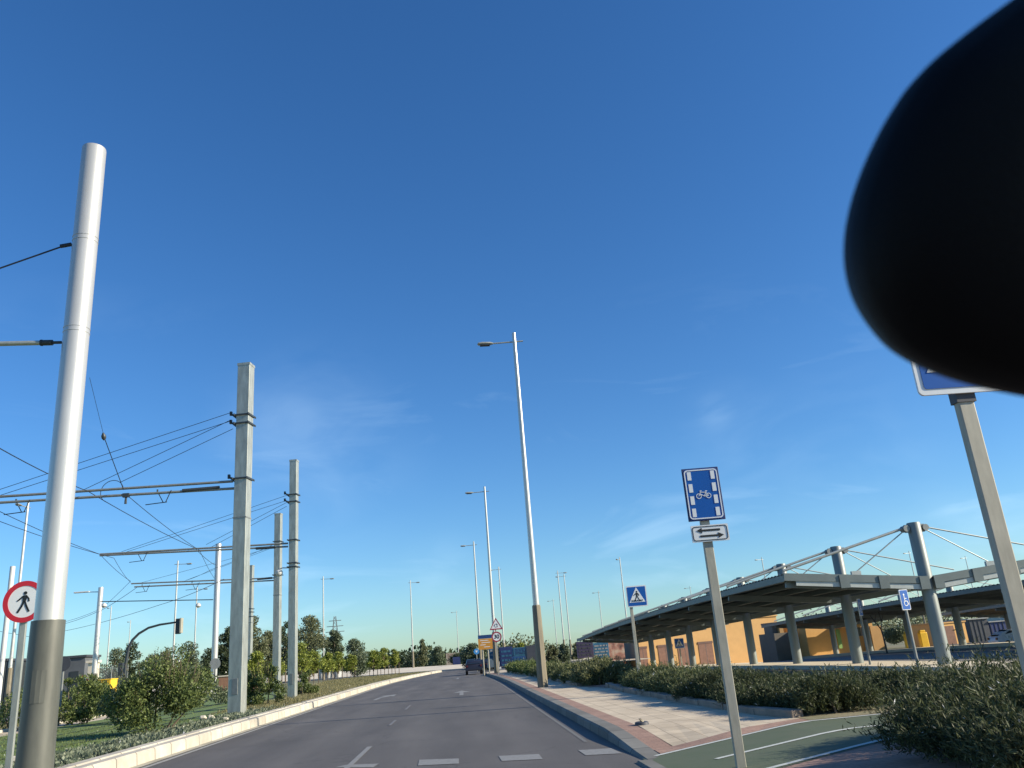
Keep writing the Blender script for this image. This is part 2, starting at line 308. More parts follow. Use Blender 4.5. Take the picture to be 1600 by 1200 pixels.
def thing(name, label, cat, loc=(0, 0, 0), rotz=0, group=None):
    o = bpy.data.objects.new(name, None); C.objects.link(o); o.empty_display_size = .3
    o.location = loc; o.rotation_euler = (0, 0, rotz); return tag(o, label, cat, group)
def struct(o): o['kind'] = 'structure'; return o
def stuff(o, label, cat): o['kind'] = 'stuff'; return tag(o, label, cat)
def copy_tree(o, parent=None):
    c = o.copy(); C.objects.link(c)
    if parent is not None: c.parent = parent
    for ch in [x for x in bpy.data.objects if x.parent == o]: copy_tree(ch, c)
    return c
def text_mesh(s, size, name, m, parent, x, y, z, off=.0):
    cu = bpy.data.curves.new('t', 'FONT'); cu.body = s; cu.size = size; cu.align_x = 'CENTER'; cu.align_y = 'CENTER'; cu.extrude = .002; cu.offset = off
    o = bpy.data.objects.new('t', cu); C.objects.link(o); bpy.context.view_layer.update()
    me = bpy.data.meshes.new_from_object(o); bpy.data.objects.remove(o)
    me.transform(Matrix.Rotation(R(90), 4, 'X')); me.materials.clear(); me.materials.append(m)
    o = bpy.data.objects.new(name, me); C.objects.link(o); o.parent = parent; o.location = (x, y, z); return o

def leaves(name, blobs, n, size, aspect, m, seed, parent=None, up=0., shell=.55, droop=0, loc=None, zmin=None):
    """many small leaf faces through the volume of overlapping lobes; lobes = (x,y,z,rx,ry,rz)"""
    g = np.random.default_rng(seed); B = np.array(blobs, float)
    vol = (B[:, 3]*B[:, 4]*B[:, 5])**.75; idx = g.choice(len(B), n, p=vol/vol.sum())
    d = g.normal(size=(n, 3)); d /= np.linalg.norm(d, axis=1)[:, None]
    rad = shell+(1-shell)*g.random(n)**.6; rad = np.where(g.random(n) < .3, g.random(n)**.5, rad)*(1+.12*g.normal(size=n))
    P = B[idx, :3]+d*rad[:, None]*B[idx, 3:]
    if zmin is not None:
        P[:, 2] = np.maximum(P[:, 2], zmin+g.random(n)*size)
    a = d*.8+g.normal(size=(n, 3))*.8; a[:, 2] += up; a /= np.linalg.norm(a, axis=1)[:, None]
    b = np.cross(a, g.normal(size=(n, 3))); b /= np.linalg.norm(b, axis=1)[:, None]
    s = size*(.6+.8*g.random(n))[:, None]
    v0 = P-a*s*.5; v2 = P+a*s*.5; v1 = P+b*s*aspect*.5-a*s*.06; v3 = P-b*s*aspect*.5-a*s*.06
    V = np.stack([v0, v1, v2, v3], 1).reshape(-1, 3)
    return quads(name, V, m, parent, loc)
def quads(name, V, m, parent=None, loc=None):
    n = len(V)//4; me = bpy.data.meshes.new(name); me.vertices.add(4*n); me.vertices.foreach_set('co', V.astype(np.float32).ravel())
    me.loops.add(4*n); me.loops.foreach_set('vertex_index', np.arange(4*n, dtype=np.int32))
    me.polygons.add(n); me.polygons.foreach_set('loop_start', np.arange(0, 4*n, 4, dtype=np.int32)); me.polygons.foreach_set('loop_total', np.full(n, 4, np.int32))
    me.update(calc_edges=True); me.materials.append(m)
    o = bpy.data.objects.new(name, me); C.objects.link(o)
    if parent is not None: o.parent = parent
    if loc is not None: o.location = loc
    return o

# ------------------------------------------------------------------ ground and roads
def zpark(Y, X=15.): return -.00034*min(max(0, Y-27), 51)**2-.7*min(max((X-22)/16, 0), 1)*min(max((Y-62)/22, 0), 1)
def trackbend(Y): return -.008*max(0, Y-40)**2 if Y < 110 else -.008*4900-1.12*(Y-110)
def strip(name, fn0, fn1, ys, z, m, zf=None, z2=None):
    """ribbon between two X(Y) edges"""
    mb = MB(); vs = []; fs = []
    for i, y in enumerate(ys):
        zz = z(y) if callable(z) else z; zb = zz if z2 is None else (z2(y) if callable(z2) else z2)
        vs += [(fn0(y), y, zz), (fn1(y), y, zb)]
        if i: o = 2*i; fs.append((o-2, o-1, o+1, o))
    mb.add(vs, fs); return struct(mb.build(name, m))
def frange(a, b, n): return [a+(b-a)*i/(n-1) for i in range(n)]
# ground sheet to the horizon (parking area to the right dips slightly)
xs = [-3000, -1200, -500, -250, -120, -60, -30, -9, 7.5, 9, 12, 20, 30, 45, 60, 90, 150, 300, 700, 3000]
ysg = [-200, -50, -10, 0, 10, 20, 27, 34, 41, 48, 55, 62, 70, 78, 90, 120, 160, 220, 320, 500, 900, 1800, 4000]
vs = []; fs = []
for j, y in enumerate(ysg):
    for i, x in enumerate(xs):
        k = min(max((x-7.5)/4, 0), 1)
        vs.append((x, y, -.04+k*zpark(y, x)))
for j in range(len(ysg)-1):
    for i in range(len(xs)-1): a = j*len(xs)+i; fs.append((a, a+1, a+1+len(xs), a+len(xs)))
struct(MB().add(vs, fs).build('ground', M['ground']))
def lk(y):   # face of left kerb
    return -6.5+(0 if y < 58 else .00095*(y-58)**2)
def rk(y):   # face of right kerb
    return 2.35 if y < 45 else 2.35-.00065*(y-45)**2
mb = MB()
yy = frange(-30, 118, 60)
vs = []; fs = []
for i, y in enumerate(yy):
    vs += [(lk(y), y, 0), (rk(y) if y < 74 else 1.8+(y-74)**1.5*.09, y, 0)]
    if i: o = 2*i; fs.append((o-2, o-1, o+1, o))
struct(MB().add(vs, fs).build('road', M['asphalt']))
struct(MB().add([(-70, 116, .002), (60, 112, .002), (60, 134, .002), (-70, 150, .002)], [(0, 1, 2, 3)]).build('roundabout_road', M['asphalt']))
# left side: gutter, line, kerb
yl = frange(-6, 118, 90)
strip('gutter', lambda y: lk(y)+.0, lambda y: lk(y)+.22, yl, .006, M['gutter'])
strip('road_edge_line', lambda y: lk(y)+.3, lambda y: lk(y)+.42, yl, .005, M['line'])
strip('road_edge_line', lambda y: rk(y)-.4, lambda y: rk(y)-.33, frange(15, 74, 40), .005, M['faint'])
def kerb(name, f_in, f_out, ys, h, m, z0=-.02):
    vs = []; fs = []
    for i, y in enumerate(ys):
        hh = h(y) if callable(h) else h; a, b = f_in(y), f_out(y); s = .03 if b < a else -.03
        vs += [(a, y, z0), (a-s*.6, y, hh-.03), (a-s*1.6, y, hh), (b, y, hh), (b, y, z0)]
        if i:
            o = 5*i
            for k in range(4): fs.append((o-5+k, o-4+k, o+1+k, o+k))
    n = len(ys)*5; fs.append((0, 1, 2, 3, 4)); fs.append((n-5, n-4, n-3, n-2, n-1))
    return struct(MB().add(vs, fs).build(name, m))
kerb('median_kerb', lk, lambda y: lk(y)-.28, yl, .24, M['kerb'])
kerb('median_kerb', lambda y: lk(y)-.284, lambda y: lk(y)-.58, yl, .262, M['kerb'])
# median soil and turf track bed
def lsoil(y): return -9.0+trackbend(y)*.9
strip('median_soil', lambda y: lk(y)-.55, lambda y: min(lsoil(y), lk(y)-.6), frange(-6, 60, 30), .2, M['soil'])
strip('median_grass', lambda y: lk(y)-.55, lambda y: min(lsoil(y), -11), frange(60, 118, 30), .2, M['drygrass'])
strip('median_grass', lambda y: -23.+.1*(y-60), lambda y: -9+trackbend(y)*.5, frange(60, 118, 30), .17, M['drygrass'])
strip('tram_turf', lambda y: -9.0+trackbend(y), lambda y: -15.6+trackbend(y), frange(-6, 130, 60), .205, M['turf'])
for xo in (-9.95, -11.4, -12.7, -14.15):
    strip('tram_rail', lambda y: xo-.09+trackbend(y), lambda y: xo+.09+trackbend(y), frange(-6, 130, 60), .212, M['rut'])
strip('paved_strip', lambda y: -15.6+trackbend(y), lambda y: -17.2+trackbend(y), frange(-6, 100, 50), .2, M['pave'])
kerb('track_kerb', lambda y: -17.2+trackbend(y), lambda y: -17.5+trackbend(y), frange(-6, 100, 50), .3, M['kerb'])
strip('verge', lambda y: -17.4+trackbend(y), lambda y: -22.5+trackbend(y), frange(-6, 100, 50), .17, M['drygrass'])
strip('side_path', lambda y: -22.5+trackbend(y), lambda y: -29+trackbend(y), frange(-6, 100, 50), .16, M['side'])
kerb('side_kerb', lambda y: -29+trackbend(y), lambda y: -29.35+trackbend(y), frange(-6, 100, 50), .42, M['kerb'])
strip('verge', lambda y: -29.3+trackbend(y), lambda y: -90+trackbend(y), frange(-6, 100, 50), .17, M['drygrass'])
# right side
ZP = .15
def rh(y): return .02+min(max((y-12.2)/3, 0), 1)*.137
yr = frange(11.9, 74, 70)
kerb('pavement_kerb', rk, lambda y: rk(y)+.3, yr, rh, M['kerb_r'])
strip('pavement_border', lambda y: rk(y)+.3, lambda y: rk(y)+.62, yr, lambda y: rh(y)-.001, M['red'])
strip('pavement', lambda y: rk(y)+.62, lambda y: 5.4, frange(15.2, 74, 50), .155, M['pave'])
def pe(x): return 12.15+(x-2.36)*.51 if x < 5.4 else 13.7+(x-5.4)*.076
def pz(x): return .016+.136*min(max((x-2.36)/2.6, 0), 1)
def rows(name, m, xs_, f0, f1, z0, z1):
    vs = []; fs = []
    for i, x in enumerate(xs_):
        vs += [(x, f0(x), z0(x)), (x, f1(x), z1(x))]
        if i: o = 2*i; fs.append((o-2, o, o+1, o-1))
    return struct(MB().add(vs, fs).build(name, m))
xe = frange(2.65, 5.4, 9)
rows('pavement_border', M['red'], xe, pe, lambda x: pe(x)+.42, lambda x: pz(x)+.008, lambda x: max(.05+.106*min(max((x-2.97)/1.3, 0), 1), pz(x)+.008))
xe2 = frange(2.97, 5.4, 9)
rows('pavement', M['pave'], xe2, lambda x: pe(x)+.42, lambda x: 15.2, lambda x: max(.05+.106*min(max((x-2.97)/1.3, 0), 1), pz(x)+.008), lambda x: .155)
struct(MB().add([(5.3, 13.0, .09), (14, 13.0, .0), (9, 80, .09), (2.9, 80, .09), (2.9, 15.2, .09)], [(0, 1, 2, 3, 4)]).build('planting_ground', M['soil']))
# end of pavement curve round to the right at the roundabout
cv = [(1.8, 74), (1.85, 77), (2.4, 81), (4.5, 85.5), (9, 89), (18, 92)]
vs = [(x, y, .158) for x, y in cv]+[(18, 80, .158), (5.4, 74, .158)]
struct(MB().add(vs, [tuple(range(len(vs)))]).build('pavement', M['pave']))
mb = MB()
for (a, b), (c, d) in zip(cv[:-1], cv[1:]): mb.bar((a, b, .07), (c, d, .07), .16, .2)
struct(mb.build('pavement_kerb', M['kerb_r']))
# green cycle crossing
def q(pts, name, m): return struct(MB().add(pts, [tuple(range(len(pts)))]).build(name, m))
P0 = (2.36, 9.6, .02); 
rows('cycle_path', M['green'], frange(2.36, 12, 24), lambda x: 9.3+(x-2.2)*.453 if x < 5.4 else 10.75+(x-5.4)*.13, pe, pz, pz)
def ppath(p, q_, wd, k=8):
    p, q_ = Vector(p), Vector(q_); d = (q_-p).normalized(); n = Vector((-d.y, d.x))*wd/2; vs = []; fs = []
    for i in range(k+1):
        c_ = p.lerp(q_, i/k)
        for s_ in (-1, 1): e = c_+n*s_; vs.append((e.x, e.y, pz(e.x)+.006))
        if i: o = 2*i; fs.append((o-2, o-1, o+1, o))
    struct(MB().add(vs, fs).build('path_line', M['wline']))

def pline(a, b, wd, z, name, m):
    a, b = Vector(a), Vector(b); d = (b-a).normalized(); n = Vector((-d.y, d.x))*wd/2
    return q([(a.x-n.x, a.y-n.y, z[0]), (b.x-n.x, b.y-n.y, z[1]), (b.x+n.x, b.y+n.y, z[1]), (a.x+n.x, a.y+n.y, z[0])], name, m)
for p, q_ in (((2.55, 12.2), (5.4, 13.64)), ((5.4, 13.64), (11.5, 14.1)), ((3.1, 11.15), (5.4, 12.2)), ((5.4, 12.2), (11.5, 12.8)), ((2.45, 9.52), (5.4, 10.86)), ((5.4, 10.86), (11.5, 11.6))): ppath(p, q_, .09)
rows('near_pavement', M['red'], frange(2.36, 12, 24), lambda x: -5, lambda x: (9.3+(x-2.2)*.453 if x < 5.4 else 10.75+(x-5.4)*.13)-.01, lambda x: pz(x)-.002, lambda x: pz(x)-.002)
kerb('pavement_kerb', lambda y: 2.2, lambda y: 2.42, frange(-5, 11.9, 10), lambda y: .03 if y > 8 else .12, M['kerb_r'])
# markings
def dash(p): return G(*p, .006)
for quad in (((523, 1199), (583, 1199), (592, 1193), (540, 1195)), ((655, 1187), (717, 1185), (717, 1193), (653, 1196)), ((779, 1181), (842, 1178), (848, 1186), (784, 1189)), ((903, 1172), (955, 1169), (972, 1177), (915, 1180))):
    q([dash(p) for p in quad], 'crossing_dash', M['paint'])
q([(-1.98, 12, .011), (-1.88, 12, .011), (-1.88, 17.6, .011), (-1.98, 17.6, .011)], 'lane_line', M['paint'])
q([(-2.05, 23.0, .011), (-1.97, 23.0, .011), (-1.97, 25, .011), (-2.05, 25, .011)], 'lane_line', worn_paint('faded_paint', (.2, .2, .2), (.09, .09, .09), .8))
q([(-2.12, 30, .011), (-2.04, 30, .011), (-2.04, 33, .011), (-2.12, 33, .011)], 'lane_line', bpy.data.materials['faded_paint'])
def arrow(x, y, name='road_arrow', bend=0):
    mb = MB()
    if not bend: mb.add([(x-.09, y, .006), (x+.09, y, .006), (x+.09, y+3.0, .006), (x+.42, y+3.0, .006), (x, y+5.4, .006), (x-.42, y+3.0, .006), (x-.09, y+3.0, .006)], [(0, 1, 2, 6), (6, 2, 3, 4, 5)])
    else: mb.add([(x-.09, y, .006), (x+.09, y, .006), (x+.12, y+2.2, .006), (x+.45, y+3.4, .006), (x+.65, y+2.9, .006), (x+.6, y+5.4, .006), (x-.25, y+4.4, .006), (x+.1, y+4.0, .006), (x-.09, y+2.4, .006)], [(0, 1, 2, 8), (8, 2, 3, 7), (7, 3, 4, 5, 6)])
    struct(mb.build(name, M['paint']))
arrow(-.2, 38); arrow(-.6, 69); arrow(-4.2, 40.5, bend=1)
# parking court
yp = [20]+frange(27, 84, 20)
vs = []; fs = []
xsp = [8.6, 11.5, 20, 30, 45, 62]
for j, y in enumerate(yp):
    for x in xsp: vs.append((x, y, -.02+min(max((x-7.5)/4, 0), 1)*zpark(y, x)))
for j in range(len(yp)-1):
    for i in range(len(xsp)-1): a = j*len(xsp)+i; fs.append((a, a+1, a+1+len(xsp), a+len(xsp)))
struct(MB().add(vs, fs).build('parking_ground', M['parking']))
for k, X in enumerate((15.5, 31., 46.5)):
    ys = frange(24.5, 79, 14); vs = []; fs = []
    for i, y in enumerate(ys):
        z = zpark(y); vs += [(X-1.1, y, z-.1), (X-1.1, y, z+.15), (X+1.1, y, z+.15), (X+1.1, y, z-.1)]
        if i:
            o = 4*i
            for t in range(3): fs.append((o-4+t, o-3+t, o+1+t, o+t))
    fs.append((0, 1, 2, 3)); struct(MB().add(vs, fs).build('parking_island', M['apron']))
rows('building_pavement', M['apron'], frange(12, 62, 12), lambda x: 84.1, lambda x: 93, lambda x: zpark(84.1, x)+.02, lambda x: zpark(93, x)+.02)
# far pale pavement beyond the roundabout
bk = [(-62, 166), (-44, 158), (-30, 150), (-18, 143), (-8, 136), (0, 129), (6, 126), (30, 124)]
vs = []; fs = []
for i, (x, y) in enumerate(bk):
    r_ = .45+.55*min(1, max(0, (4-x)/40)); vs += [(x, y, .0), (x, y+.05, .13), (x-2, y+9, .13+r_*.45), (x-3, y+20, .13+r_)]
    if i:
        o = 4*i
        for k in range(3): fs.append((o-4+k, o-3+k, o+1+k, o+k))
struct(MB().add(vs, fs).build('far_bank', M['apron']))

# ------------------------------------------------------------------ rear-view mirror (in the car, close to the lens)
def rear_mirror():
    d = .27; u = d/F
    pts = [(1720, -85), (1640, -42), (1577, 2), (1508, 53), (1445, 107), (1407, 160), (1378, 213), (1355, 267), (1339, 320), (1331, 373), (1334, 427), (1352, 480), (1390, 533), (1428, 563), (1480, 588), (1540, 607), (1600, 620), (1700, 635), (1850, 640), (2010, 620), (2130, 570), (2200, 470), (2220, 330), (2190, 150), (2110, 10), (1980, -80), (1840, -108)]
    cxp, cyp = 1750, 280
    sm = []; n0 = len(pts)
    for i in range(n0):
        p = [Vector(pts[(i+k) % n0]) for k in (-1, 0, 1, 2)]
        for j in range(4):
            v = j/4; sm.append(.5*((2*p[1])+(p[2]-p[0])*v+(2*p[0]-5*p[1]+4*p[2]-p[3])*v*v+(3*p[1]-p[0]-3*p[2]+p[3])*v**3))
    loc = [((p.x-cxp)*u, -(p.y-cyp)*u) for p in sm]
    rings = [(.0, .55), (.004, .8), (.010, .93), (.018, .99), (.026, 1.), (.036, .985), (.046, .9), (.054, .7), (.058, .4)]
    vs = []; fs = []; n = len(loc)
    for y, s in rings: vs += [(x*s, y, z*s) for x, z in loc]
    for i in range(len(rings)-1):
        for k in range(n): k2 = (k+1) % n; fs.append((i*n+k, i*n+k2, (i+1)*n+k2, (i+1)*n+k))
    fs.append(tuple(range(n))); fs.append(tuple((len(rings)-1)*n+k for k in range(n)))
    t = thing('rear_view_mirror', 'black out-of-focus rear-view mirror housing in the upper right corner', 'mirror')
    MB().add(vs, fs).build('housing', M['mirror'], t, smooth=True)  # near-black colour takes the place of the absent car roof's shade
    MB().tube([(.02, .03, .05), (.02, .05, .10), (.01, .09, .14)], [.012, .01, .014], 12).build('stem', M['mirror'], t, smooth=True)
    # local frame: x right, y forward, z up of the view direction, where the windscreen carries it
    ax = W.to_3x3(); c0 = Vector((cxp-CX, -(cyp-CY), -F))*u
    m = Matrix((ax @ Vector((1, 0, 0)), ax @ Vector((0, 0, -1)), ax @ Vector((0, 1, 0)))).transposed()
    t.matrix_world = Matrix.Translation(Vector((0, 0, EYE))+ax @ (c0+Vector((0, 0, .026)))) @ m.to_4x4()
rear_mirror()

# ------------------------------------------------------------------ tram masts
def clamp(t, x, z, r, br=False):
    mb = MB()
    mb.box(x-r-.06, x+r+.06, -r-.05, -r-.02, z-.03, z+.03); mb.box(x-r-.06, x+r+.06, r+.02, r+.05, z-.03, z+.03)
    mb.box(x+r+.02, x+r+.05, -r-.14, r+.14, z-.035, z+.035); mb.box(x-r-.05, x-r-.02, -r-.14, r+.14, z-.035, z+.035)
    mb.box(x-.01, x+.01, -r-.04, r+.04, z-.01, z+.01)
    if br: bracket(mb, x-r, z)
    return mb.build('clamp_collar', M['dark'], t)
def bracket(mb, x, z): mb.bar((x, 0, z-.12), (x-.3, 0, z+.14), .07, .07); mb.box(x-.36, x-.28, -.05, .05, z+.08, z+.24)
def square_mast(label, base, top_z, wd, group='square catenary masts'):
    t = thing('catenary_mast', label, 'mast', base, R(-9), group)
    a = wd/2; MB().box(-a, a, -a, a, -.2, top_z-base[2]).build('mast_shaft', M['galv'], t, bevel=.02)
    MB().box(-a-.012, a+.012, -a-.012, a+.012, top_z-base[2]-.09, top_z-base[2]+.012).build('mast_cap', M['galv'], t)
    MB().box(-a*.45, a*.45, -a-.012, -a+.01, .7, 1.25).build('access_door', M['galvd'], t, bevel=.01)
    MB().box(-a-.012, a+.012, -a-.012, a+.012, top_z*.52, top_z*.52+.05).build('weld_band', M['galvd'], t)
    return t
def local(t, p): return Matrix.Rotation(-t.rotation_euler.z, 3, 'Z') @ (Vector(p)-Vector(t.location))
def cantilever(t, Y, up, lo, stays, wd, vs_, splice=None):
    """twin level tubes, stay wires, V-shaped registration hangers; given as points in the mast's own plane"""
    L_ = lambda p, Yv=Y: local(t, A(*p, Yv))
    for nm, (a, b) in (('arm_tube', up), ('arm_tube', lo)):
        MB().tube([L_(a), L_(b)], .05, 10).build(nm, M['galvd'], t, smooth=True)
    if splice: MB().tube([L_(splice[0]), L_(splice[1])], .075, 10).build('insulator', M['dark'], t, smooth=True)
    for a, b in stays: MB().tube([L_(a), L_(b)], .011, 6).build('stay_wire', M['wire'], t)
    for p in vs_:
        p0 = L_(p); mb = MB(); s = .42
        mb.tube([p0, p0+Vector((.2, .1, -s))], .018, 6); mb.tube([p0+Vector((.55, 0, 0)), p0+Vector((.3, .1, -s))], .018, 6); mb.tube([p0+Vector((-.5, .1, -s-.03)), p0+Vector((.35, .1, -s))], .018, 6)
        mb.tube([p0+Vector((0, 0, .08)), p0], .03, 6)
        mb.build('hanger', M['dark'], t)
b1 = G(370, 1118, .2); Y1 = b1.y
m1 = square_mast('tallest square galvanised mast on the median kerb, carrying twin arm tubes leftward', b1, 13.45, .5)
m1l = b1.y
for py in (757, 658, 671): z = A(378, py, Y1).z; clamp(m1, 0, z, .25, True)
cantilever(m1, Y1, ((364, 752), (-60, 780)), ((368, 763), (-60, 789)), [((360, 645), (-40, 778)), ((360, 658), (-40, 787)), ((361, 656), (125, 768)), ((364, 670), (187, 754))], .5, [(246, 768), (25, 783)], ((285, 767), (343, 762)))
b2 = G(457, 1092, .2); Y2 = b2.y
m2 = square_mast('square galvanised mast with blotchy grey face, second along the median kerb', b2, 12.85, .4)
for py in (779, 790, 850, 886, 892): z = A(457, py, Y2).z; clamp(m2, 0, z, .2, py < 800)
cantilever(m2, Y2, ((450, 849), (156, 866)), ((450, 854), (156, 868)), [((448, 774), (190, 862)), ((448, 782), (180, 868)), ((448, 785), (322, 851)), ((448, 791), (328, 856))], .4, [(215, 864)], ((400, 857), (430, 855)))
b3 = A(432, 1060, 61.5); b3.z = .2; Y3 = 61.5
m3 = square_mast('shorter square galvanised mast behind the blotchy one, with a small round camera on its bracket', b3, A(432, 803, 61.5).z, .46)
for py in (851, 903): clamp(m3, 0, A(432, py, Y3).z, .23)
cantilever(m3, Y3, ((428, 903), (205, 912)), ((428, 907), (210, 917)), [((428, 855), (290, 907)), ((428, 855), (215, 912))], .46, [(222, 915), (300, 911)], ((402, 905), (425, 903)))
o = thing('dome_camera', 'small white round camera on a bracket between two square masts', 'camera', A(436, 893, Y2))
vs = []
mbs = MB().tube([(0, 0, -.26), (0, 0, -.22), (0, 0, -.1), (0, 0, .02), (0, 0, .08)], [.05, .14, .2, .19, .08], 16); mbs.build('camera_dome', M['white'], o, smooth=True)
mbs = MB().tube([(0, 0, .05), (0, 0, .12), (.18, 0, .18)], .03, 8); mbs.tube([(.18, 0, .18), (.55, 0, .16)], .03, 8); mbs.build('camera_bracket', M['white'], o)
b4 = A(388, 1060, 84); b4.z = .2
m4 = square_mast('slim grey square mast half hidden behind the tallest square mast', b4, A(388, 884, 84).z, .52)
for py in (955, 960, 967): clamp(m4, 0, A(388, py, 84).z, .26)
def round_mast(label, base, top_z, r, sleeve=None, m='silver', group='round catenary masts'):
    t = thing('round_catenary_mast', label, 'mast', base, 0, group)
    h = top_z-base[2]; z0 = sleeve if sleeve else -.2
    MB().tube([(0, 0, z0), (0, 0, h-.03), (0, 0, h)], [r, r, r*.97], 32).build('mast_shaft', M[m], t, smooth=True)
    if sleeve: MB().tube([(0, 0, -.3), (0, 0, sleeve)], [r*1.27, r*1.16], 32).build('painted_base', M['sleeve'], t, smooth=True)
    return t
p1 = G(50, 1235, .2); Yp = p1.y
zs = A(73, 970, Yp).z-.2   # top of the painted base
pm = round_mast('thick silver round mast with a dark olive base, nearest on the left', p1, A(142, 233, Yp).z, .2, zs)
mb = MB()
for py, px in ((378, 130), (520, 118)):
    z = A(px, py, Yp).z-.2
    for dz in (-.02, .06): MB().tube([(0, 0, z+dz), (0, 0, z+dz+.012)], .206, 32).build('clamp_band', M['silver'], pm, smooth=True)
MB().add([(math.cos(R(a_))*.248, math.sin(R(a_))*.248, z_) for z_ in (zs*.5, zs*.5+.45) for a_ in (-100, -85, -70, -55)], [(0, 1, 5, 4), (1, 2, 6, 5), (2, 3, 7, 6)]).build('access_door', M['sleeve'], pm)
la = local(pm, A(106, 382, Yp)); mb = MB().tube([la, local(pm, A(-60, 440, Yp))], .014, 6); mb.tube([la+Vector((.06, 0, 0)), la+Vector((-.12, 0, -.03))], .035, 8); mb.build('stay_wires', M['wire'], pm)
la = local(pm, A(96, 535, Yp)); lb = local(pm, A(-80, 539, Yp))
MB().tube([la+(lb-la)*.17, lb], .04, 12).build('arm_tube', M['galv'], pm, smooth=True)
mb = MB().tube([la+(lb-la)*-.0, la+(lb-la)*.1], .025, 10); mb.tube([la+(lb-la)*.08, la+(lb-la)*.17], .048, 12); mb.tube([la+(lb-la)*.17, la+(lb-la)*.185], .055, 12); mb.build('insulator', M['dark'], pm, smooth=True)
r3b = G(333, 1093, .2); r3 = round_mast('round silver mast behind the shrub, a round sign in front of its foot', r3b, A(340, 850, r3b.y).z, .2)
r1b = G(143, 1106, .2); r1 = round_mast('round silver mast with dark foot and a lamp arm pointing left', r1b, A(154, 918, r1b.y).z, .18, 2.3)
z = A(154, 925, r1b.y).z-.2; MB().tube([(0, 0, z), (-.9, 0, z+.05)], .03, 8).build('lamp_arm', M['galv'], r1); MB().box(-1.9, -.8, -.12, .12, z+.02, z+.12).build('lamp_head', M['white'], r1, bevel=.03)
mb = MB().tube([local(r1, A(157, 940, 61.5)), local(r1, A(333, 937, 61.5))], .035, 6); mb.build('span_wire', M['wire'], r1)
for px in (163, 310):
    c = local(r1, A(px, 942, 61.5)); MB().tube([c, c+Vector((0, 0, -.1)), c+Vector((0, 0, -.22)), c+Vector((0, 0, -.34))], [.04, .16, .2, .06], 12).build('insulator', M['white'], r1, smooth=True)
def far_round(px, pt, Y, r, label, pxb=None):
    top = A(px, pt, Y); return round_mast(label, (top.x, Y, .17), top.z, r, None, 'white')
far_round(20, 885, 64, .18, 'white round mast left of the no-pedestrians sign at the photo\'s left edge')
far_round(94, 935, 90, .24, 'white round mast just right of the thick silver mast')
far_round(38, 930, 100, .2, 'slim white mast in the gap beside the no-pedestrians sign')

# ------------------------------------------------------------------ overhead wires
def wire(pts, label, r=.014, group='overhead tram wires'):
    P = []
    for i in range(len(pts)-1):
        a, b = Vector(pts[i]), Vector(pts[i+1])
        for k in range(8):
            t = k/8; p = a.lerp(b, t); p.z -= .25*4*t*(1-t)*(b-a).length/40; P.append(p)
    P.append(Vector(pts[-1])); r *= .8
    return tag(MB().tube(P, r, 6).build('contact_wire', M['wire']), label, 'wire', group)
wire([A(-5, 698, 22), A(138, 768, 31.8), A(304, 856, 46), A(340, 885, 62)], 'dark overhead wire crossing behind the thick silver mast, highest at the left edge', .018)
wire([A(200, 775, 31.8), A(312, 860, 46), A(336, 905, 62)], 'overhead wire falling right from the loop on the upper arm', .016)
wire([A(-5, 797, 34), A(156, 866, 46), A(204, 908, 61.5), A(160, 950, 66), A(95, 973, 80)], 'overhead wire bending down through the left end of the second arm', .017)
wire([A(-5, 813, 34), A(178, 872, 46), A(204, 910, 61.5)], 'lower of two overhead wires meeting at the second arm tip', .016)
wire([A(215, 917, 61.5), A(165, 950, 66), A(95, 976, 82)], 'overhead wire sagging left from the third arm tip', .02)
wire([A(350, 905, 50), A(250, 945, 64), A(95, 987, 82)], 'overhead wire crossing behind the traffic light toward the left', .02)
wire([A(290, 907, 61.5), A(330, 890, 54), A(425, 852, 48)], 'thin overhead wire rising right between the second and third arms', .014)
wire([A(-5, 985, 70), A(20, 990, 75), A(95, 1000, 90)], 'thin overhead wire low behind the no-pedestrians sign', .02)
t = thing('wire_dropper', 'vertical dropper rod with an insulator and cable loop on the upper arm', 'dropper', A(193, 765, Y1))
o0 = Vector(t.location)
MB().tube([A(193, 765, Y1)-o0, A(163, 684, Y1-2.5)-o0], .016, 6).build('rod', M['wire'], t)
ia = A(163, 688, Y1-2.5)-o0; ib = A(161, 676, Y1-2.6)-o0
MB().tube([ia, ia.lerp(ib, .3), ia.lerp(ib, .6), ib], [.03, .08, .08, .02], 10).build('insulator', M['dark'], t, smooth=True)
MB().tube([ib, A(140, 590, Y1-6)-o0], .007, 5).build('wire', M['wire'], t)
c = A(175, 768, Y1)-o0; rr = .42; MB().tube([c+Vector((rr*math.cos(R(a)), .05*math.sin(R(a)), rr*math.sin(R(a))*1.05)) for a in range(10, 260, 12)], .013, 6).build('cable_loop', M['wire'], t)
mb = MB(); p = A(197, 775, Y1)-o0; mb.box(p.x-.12, p.x+.12, -.06, .06, p.z-.05, p.z+.1); mb.tube([p, p+Vector((0, 0, -.3))], [.04, .05], 8); mb.build('wire_clip', M['dark'], t)

